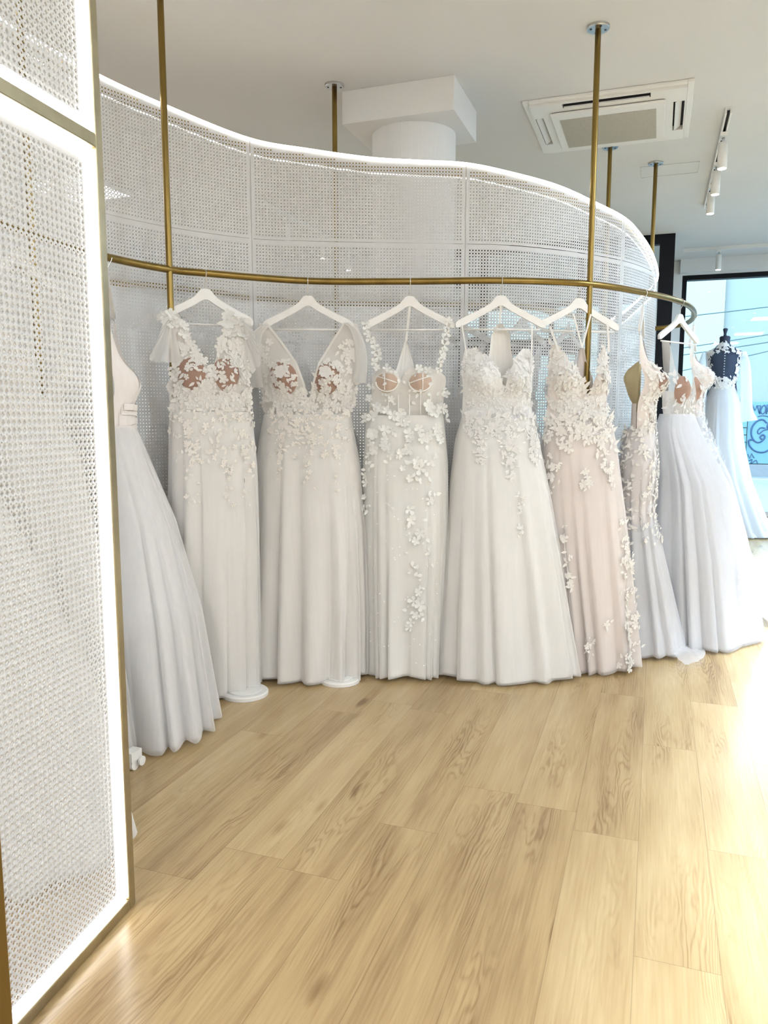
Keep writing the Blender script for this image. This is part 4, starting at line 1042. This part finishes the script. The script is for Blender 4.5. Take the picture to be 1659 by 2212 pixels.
# deep V ball gown
P, T = rail_at(0.10, 4.92)
d = local_dress(P[0], P[1], (.50, .87), 'ball_gown', 'wide cool white tulle gown with nude cups, at the rail bend', 23, bust_w=.155, waist_w=.125, cz=1.47, zb=1.32, zt=1.57, hem=(.40, .50), body_m='net', lin_m='cool', skirt_m='tulle_cool', vdeep=1.36, amp=.06, nf=15, uoff=0.05,
                hangl='white hanger holding the deep V tulle gown at the bend of the rail', bulge=.05, strap=.07, sho=.19)
lc = Lace(d); R = d.R
for sg_ in (-1, 1):
    d.cup(sg_*.082, 1.475, .055, .08, M['nude'], .002, -sg_*.1)
scatter(d, lc, 16, (1.42, 1.56), .034, 'L', None, .008, .2); scatter(d, lc, 40, (1.32, 1.42), .026, 'L', None, .006, .2)
for k in range(7):
    p, n = d.on_skirt(.0+.01*math.sin(k*2), .42-.028*k, .006); lc.leaf(p, n, .04, 1.2+1.1*(k % 2), .4)
lc.build('leaf_lace', M['lace_cool'], 'stuff')
for k, u in enumerate((-.12, -.06, 0, .06, .12)): d.ribbon([(u, d.surf(u, z, .004), z) for z in np.linspace(1.325, 1.41, 5)], .005, M['lace_cool'], 'boning')
# dress behind the gown
P, T = rail_at(0.19, 5.52)
d = local_dress(P[0], P[1], (.12, .99), 'nude_lace_gown', 'nude lace gown with pale tulle skirt hanging behind the wide tulle gown', 24, bust_w=.16, waist_w=.125, cz=1.56, zb=1.30, zt=1.64, hem=(.32, .46), body_m='blush', lin_m='cool', skirt_m='tulle_cool', vdeep=1.25, amp=.05, nf=13,
                hangl='white hanger at the far end of the rail before the window', bulge=.075, strap=.02)
lc = Lace(d); R = d.R
scatter(d, lc, 150, (1.30, 1.64), .028, 'LB'); scatter_skirt(d, lc, 110, lambda: (R.uniform(-.16, .16), R.uniform(1.0, 1.3)), .026, 'LB'); lc.build('lace_applique', M['lace_cool'], 'stuff')
V = []; F = []
for i in range(8):
    q = i/7; rad = .38+.2*q
    for k in range(12):
        t = k/11; an = -.5+.9*t; V.append(d.L(rad*math.sin(an), .08+rad*math.cos(an), .012+.10*(1-q)+.01*abs(math.sin(k*1.4))))
for i in range(7):
    for k in range(11): F.append((i*12+k, i*12+k+1, (i+1)*12+k+1, (i+1)*12+k))
mesh_obj('train', V, F, M['lace_cool'], d.e, True)
# dresses behind the near framed screen
P, T = rail_at(-2.175, 2.25)
d = local_dress(P[0], P[1], (.10, .99), 'lace_gown', 'white tulle gown seen through the near framed screen, farther one', 25, hem=(.27, .30), body_m='ivory', hangl='white hanger behind the near framed screen, farther one', amp=.06, nf=12, lin_m='white')
lc = Lace(d); scatter(d, lc, 120, (1.28, 1.6), .03, 'LB'); lc.build('lace_applique', M['lace'], 'stuff')
P, T = rail_at(-2.09, 1.70)
d = local_dress(P[0], P[1], (.20, .98), 'tulle_gown', 'full white tulle gown behind the near framed screen, its hem beside the brass post', 26, hem=(.30, .60), body_m='blush', hangl='white hanger behind the near framed screen, closer one', amp=.06, nf=12, lin_m='white', uoff=.1)
lc = Lace(d); scatter(d, lc, 160, (1.28, 1.6), .03, 'LB'); lc.build('lace_applique', M['lace'], 'stuff')
# dresses on the far side of the mesh screen, facing away
rear_spots = [((-2.66, 3.10), 'ivory', 'nearest the left end'), ((-2.40, 3.50), 'white', 'second from the left, beside the petal sleeves'), ((-2.13, 4.06), 'ivory', 'behind the left seam of the screen'), ((-1.86, 4.28), 'ivory', 'behind the rear brass pole'),
              ((-1.18, 4.56), 'blush', 'right beside the round column'), ((-0.80, 4.80), 'ivory', 'behind the beaded lace dress'), ((-0.58, 5.33), 'cool', 'behind the blush dress'), ((-0.30, 6.12), 'cool', 'at the far bend of the rail')]
for k, ((x, y), mm, where) in enumerate(rear_spots):
    P, T = rail_at(x, y); T = T/np.linalg.norm(T)
    d = local_dress(P[0], P[1], T, 'long_dress', 'pale dress behind the mesh screen, '+where, 40+k, hem=(.24, .26), body_m=mm, lin_m=mm, skirt_m='tulle', amp=.035, nf=12,
                    hangl='white hanger behind the mesh screen, '+where, vback=-.09, vdeep=[1.3, 1.42, 1.36, 1.45][k % 4])
# low white objects on the floor under the hems
def base_disc(x, y, r, lab):
    o = empty('floor_base', (x, y, 0)); tag(o, lab, 'base', 'low white round bases under the hems')
    MB().lathe([(r, .001), (r, .016), (r-.006, .021), (0.01, .022)], 0, 0, 40).build('base_plate', M['plastic'], o, False)
    MB().lathe([(r-.03, .0225), (r-.03, .027), (r-.04, .029), (0.005, .03)], 0, 0, 40).build('raised_disc', M['plastic'], o, False)
base_disc(-1.795, 3.10, .11, 'low white round base on the floor below the dress with flutter sleeves')
base_disc(-1.44, 3.42, .10, 'low white round base on the floor below the wide V neck dress')
o = empty('caster_foot', (-1.80, 2.27, 0)); tag(o, 'small white caster foot on the floor beside the brass post of the near screen', 'caster')
MB().box(-.02, .02, -.03, .03, .04, .075).build('bracket', M['plastic'], o)
MB().tube([(-.0125, 0, .022), (.0125, 0, .022)], .0215, 20).build('wheel', M['plastic'], o)
MB().tube([(.022, .02, .03), (.03, .02, .03)], .018, 16).build('brake_disc', M['plastic'], o)

# ---------------------------------------------------------------- mannequin in the window
mn = empty('mannequin', (.66, 9.3, 0)); tag(mn, 'dark tailor mannequin wearing the long sleeved gown before the shop window', 'mannequin')
prof = [(.10, 1.35), (.155, 1.42), (.135, 1.55), (.12, 1.66), (.14, 1.78), (.155, 1.88), (.16, 1.96), (.12, 2.02), (.06, 2.06), (.052, 2.12), (.056, 2.155), (.045, 2.17)]
b = MB(); vs = []; fs = []; n = 32
for r, z in prof:
    for k in range(n): a = 2*PI*k/n; vs.append((r*math.cos(a)*(1.15 if z < 2.03 else 1), r*.62*math.sin(a) if z < 2.03 else r*.9*math.sin(a), z))
for i in range(len(prof)-1):
    for k in range(n): fs.append((i*n+k, i*n+(k+1) % n, (i+1)*n+(k+1) % n, (i+1)*n+k))
fs.append(tuple((len(prof)-1)*n+k for k in range(n))); mesh_obj('torso', vs, fs, M['navy'], mn, True)
MB().lathe([(.018, 2.168), (.012, 2.19), (.022, 2.23), (.026, 2.245), (.012, 2.255)], 0, 0, 20).build('neck_knob', M['navy'], mn, True)
MB().tube([(0, 0, .02), (0, 0, 1.36)], .018, 14).build('stand_pole', M['black'], mn, True)
MB().lathe([(.18, .001), (.18, .012), (.03, .03)], 0, 0, 32).build('stand_base', M['black'], mn)
d = Dress(.66, 9.3, (1, 0), 'long_sleeved_gown', 'long sleeved white gown with sheer lace back, worn by the mannequin in the window', 31, group=None)
d.e['category'] = 'wedding dress'
d.set_rows([(1.60, -.125, 0, 0, .125), (1.75, -.15, 0, 0, .15), (1.92, -.175, 0, 0, .175), (2.0, -.19, 0, 0, .19), (2.045, -.10, 0, 0, .10), (2.09, -.06, 0, 0, .06)], [(1.6, .095), (1.9, .12), (2.04, .09), (2.09, .07)])
d.bodice(M['net_dark'], 'sheer_back'); d.back(M['white'], 2.02, 'front_panel', None, -.11)
lc = Lace(d); R = d.R
scatter(d, lc, 70, (1.6, 1.72), .035, 'LB', None, .006); scatter(d, lc, 60, (1.68, 1.9), .03, 'LB', lambda u, z: abs(u) > .09+(z-1.6)*.12, .006); scatter(d, lc, 60, (1.98, 2.09), .03, 'LB', None, .006); scatter(d, lc, 60, (1.86, 2.02), .035, 'LB', lambda u, z: abs(u) > .13, .006)
lc.build('lace_applique', M['lace_cool'], 'stuff')
bt = MB()
for k in range(16): bt.lathe([(.0, 0), (.006, .003), (.006, .009), (0, .012)], 0, -d.surf(0, 1.62+k*.028, .008), 8); 
for i in range(len(bt.v)): kk = i//32; x, y, z = bt.v[i]; bt.v[i] = (x, y, z+1.61+.028*kk)
bt.build('button_row', M['lace_cool'], d.e)
for sg_, pts in ((-1, [(-.175, .0, 1.99), (-.21, .02, 1.85), (-.225, .03, 1.65), (-.23, .03, 1.42), (-.235, .03, 1.30)]), (1, [(.175, .0, 1.99), (.215, .02, 1.85), (.235, .03, 1.65), (.25, .03, 1.42), (.275, .03, 1.25)])):
    P = spline(pts, 24); b = MB(); b.tube([d.L(*p) for p in P], [.048+.018*(i/23)**2+.03*max(0, i/23-.85)/.15 for i in range(24)], 14, caps=False); b.build('sleeve', M['tulle_cool'], d.e, True)
d.set_skirt([(1.62, -.13, .13, -.10, .10), (1.45, -.17, .19, -.13, .15), (1.0, -.19, .25, -.2, .2), (.6, -.16, .34, -.2, .3), (.3, -.10, .46, -.2, .34), (.012, -.04, .58, -.2, .36)], nf=20, amp=.05)
d.skirt(M['cool'], 'lining', scale=.93, hem=.006, nth=160, nz=20); d.skirt(M['tulle_cool'], 'skirt')
V = []; F = []
for i in range(20):
    q = i/19
    for k in range(40):
        t = k/39; u = .02+1.05*q; vv = -.22+.52*t+(.05*math.sin(q*7)); V.append(d.L(u+.03*math.sin(k*.8), vv, .016+(.16*math.exp(-((t-.5)/.25)**2)+.10)*max(0, 1-q*.55)*(.75+.25*math.sin(k*.9+q*3))*(0 if k in (0, 39) else 1)))
for i in range(19):
    for k in range(39): F.append((i*40+k, i*40+k+1, (i+1)*40+k+1, (i+1)*40+k))
mesh_obj('train', V, F, M['cool'], d.e, True)
o = empty('display_platform', (1.72, 9.86, 0)); tag(o, 'low black platform with wooden top behind the gown train at the window', 'platform')
MB().box(-.55, .55, -.16, .35, .001, .13).build('platform_body', M['black'], o); MB().box(-.54, .54, -.15, .34, .13, .16).build('wooden_top', noise_mat('brown_wood', (.25, .13, .06), .5, scale=12, stretch=(1, 8, 1)), o)

# ---------------------------------------------------------------- ceiling air conditioner
ac = empty('air_conditioner', (-.365, 5.355, CEIL)); tag(ac, 'white square ceiling air conditioner cassette with beige filter grille', 'air conditioner')
def fr4(b, x0, x1, y0, y1, t, z0, z1):
    b.box(x0, x0+t, y0, y1, z0, z1); b.box(x1-t, x1, y0, y1, z0, z1); b.box(x0+t, x1-t, y0, y0+t, z0, z1); b.box(x0+t, x1-t, y1-t, y1, z0, z1); return b
bevel(fr4(MB(), -.48, .485, -.47, .47, .036, -.018, -.0005).build('outer_frame', M['plastic'], ac), .004)
b = MB()  # body plate with four slots left open
xs = [-.444, -.442, -.38, .378, .442, .449]; 
SL = {'n': (-.25, .25, -.424, -.36), 'l': (-.434, -.385, -.24, .25), 'r': (.378, .44, -.24, .25)}
for x0, x1, y0, y1 in ((-.4435, -.252, -.4335, -.24), (.252, .4485, -.4335, -.24), (-.4435, -.252, .25, .4335), (.252, .4485, .25, .4335), (-.385, -.30, -.24, .25), (.30, .378, -.24, .25),
                       (-.252, .252, -.36, -.29), (-.252, .252, .29, .4335), (-.4435, -.434, -.24, .25), (.440, .4485, -.24, .25), (-.252, .252, -.4335, -.424)):
    b.box(x0, x1, y0, y1, -.032, -.0045)
b.build('body_plate', M['plastic'], ac)
b = MB().box(-.44, .445, -.43, .43, -.004, -.0008); b.build('duct_shade_sheet', M['darkgap'], ac)  # dark sheet stands in for the shade behind the slots
b = MB(); b.box(-.25, .25, -.3612, -.3602, -.0315, -.005); b.box(-.3862, -.3852, -.239, .249, -.0315, -.005); b.box(.4392, .4402, -.239, .249, -.0315, -.005); b.build('slot_shade_wall', M['darkgap'], ac)  # dark liners put the shade inside the slots into colour
bevel(MB().box(-.335, .335, -.315, .315, -.050, -.036).build('grille_cover', M['plastic'], ac), .006, 3)
MB().box(-.285, .282, -.22, .30, -.0525, -.0502).build('filter_grille', M['filter'], ac)
for kk, (x0, x1, y0, y1) in SL.items():
    b = MB()
    if kk in 'lr':
        xm = (x0+x1)/2; b.add([(xm-.018, y0+.01, -.034), (xm+.016, y0+.01, -.012), (xm+.016, y1-.01, -.012), (xm-.018, y1-.01, -.034), (xm-.021, y0+.01, -.031), (xm+.013, y0+.01, -.009), (xm+.013, y1-.01, -.009), (xm-.021, y1-.01, -.031)], [(0, 3, 2, 1), (4, 5, 6, 7), (0, 1, 5, 4), (1, 2, 6, 5), (2, 3, 7, 6), (3, 0, 4, 7)])
    else:
        b.box(x0+.005, x1-.005, -.372, -.364, -.034, -.027)
    b.build('air_flap', M['plastic'], ac)

# ---------------------------------------------------------------- track lights
def spot(x, y, lab, energy=18, zt=CEIL-.035, group='white track spotlights', col=(1, .95, .87), cone=75):
    o = empty('track_spotlight', (x, y, zt)); tag(o, lab, 'spotlight', group)
    MB().box(-.022, .022, -.05, .05, -.022, 0).build('track_adapter', M['plastic'], o)
    MB().tube([(0, 0, -.022), (0, 0, -.052)], .009, 12).build('stem', M['steel'], o, True)
    MB().lathe([(.026, -.052), (.031, -.056), (.031, -.215), (.027, -.217)], 0, 0, 28).build('lamp_body', M['plastic'], o, True)
    MB().lathe([(.026, -.219), (.026, -.2175)], 0, 0, 24).build('lamp_lens', M['lamp'], o)
    l = bpy.data.lights.new('spot_beam', 'SPOT'); l.energy = energy; l.spot_size = math.radians(cone); l.spot_blend = .9; l.color = col; l.shadow_soft_size = .03
    lo = bpy.data.objects.new('spot_beam', l); C.objects.link(lo); lo.parent = o; lo.location = (0, 0, -.225)
    return o
def track(x0, y0, x1, y1, lab):
    b = MB(); d_ = np.array([x1-x0, y1-y0]); d_ = d_/np.linalg.norm(d_); n = np.array([d_[1], -d_[0]])*.0145
    for s_ in (-1, 1): b.obox((x0+s_*n[0], y0+s_*n[1]), (x1+s_*n[0], y1+s_*n[1]), .009, CEIL-.035, CEIL-.0005)
    b.obox((x0, y0), (x1, y1), .02, CEIL-.008, CEIL-.0006)
    o = b.build('lighting_track', M['plastic']); tag(o, lab, 'lighting track', 'ceiling lighting tracks')
    MB().obox((x0+d_[0]*.03, y0+d_[1]*.03), (x1-d_[0]*.03, y1-d_[1]*.03), .018, CEIL-.0105, CEIL-.0085).build('dark_channel', M['darkgap'], o)
    return o
track(.335, 5.40, .335, 7.75, 'white lighting track on the ceiling right of the air conditioner')
for x, y, lab in ((.335, 5.78, 'nearest spotlight of three on the track right of the air conditioner'), (.335, 6.42, 'middle spotlight of three on the track right of the air conditioner'), (.335, 7.0, 'farthest spotlight of three on the track right of the air conditioner')): spot(x, y, lab, 14)
track(1.02, 1.3, 1.42, 7.4, 'added unseen white lighting track over the right hand aisle')  # track and spots added out of view to brighten the right floor
for k, y in enumerate((1.7, 2.8, 3.9, 5.0, 6.1, 7.1)): spot(1.02+.4*(y-1.3)/6.1, y, ['first', 'second', 'third', 'fourth', 'fifth', 'sixth'][k]+' added unseen spotlight over the right hand aisle, counted from the camera', 400, col=(.68, .83, 1), cone=52)
track(.2, 9.66, 2.3, 9.64, 'white lighting track running across before the shop window'); spot(.576, 9.66, 'single spotlight hanging before the shop window', 10); spot(1.9, 9.65, 'spotlight on the track before the window, right part', 10)
track(-3.36, 6.3, -3.36, 8.7, 'white lighting track far behind the mesh screen')
for k, (x, y) in enumerate(((-3.36, 6.8), (-3.36, 7.6), (-3.36, 8.3))): spot(x, y, 'spotlight far behind the mesh screen, '+['nearest of three', 'middle of three', 'farthest of three'][k], 18)
# added flat lamps that brighten the room, the right hand ones tinted blue
for k, ((x, y), e) in enumerate(FILL_LAMPS):
    o = empty('added_fill_lamp', (x, y, CEIL)); tag(o, 'added square ceiling fill lamp, '+['behind the camera on the left', 'behind the camera on the right', 'at the right wall near the camera', 'at the right wall', 'over the far left corner', 'over the left side', 'near the shop window'][k], 'ceiling lamp', 'added flat fill lamps')
    fr4(MB(), -.32, .32, -.32, .32, .02, -.03, -.0005).build('lamp_frame', M['plastic'], o)
    MB().box(-.3, .3, -.3, .3, -.02, -.012).build('diffuser', M['panel'], o)
    l = bpy.data.lights.new('lamp_light', 'AREA'); l.shape = 'SQUARE'; l.size = .58; l.energy = e; l.color = (.72, .85, 1) if k in (3, 6) else (.86, .93, 1) if k in (1, 2) else (.97, .98, 1)
    lo = bpy.data.objects.new('lamp_light', l); C.objects.link(lo); lo.parent = o; lo.location = (0, 0, -.024)
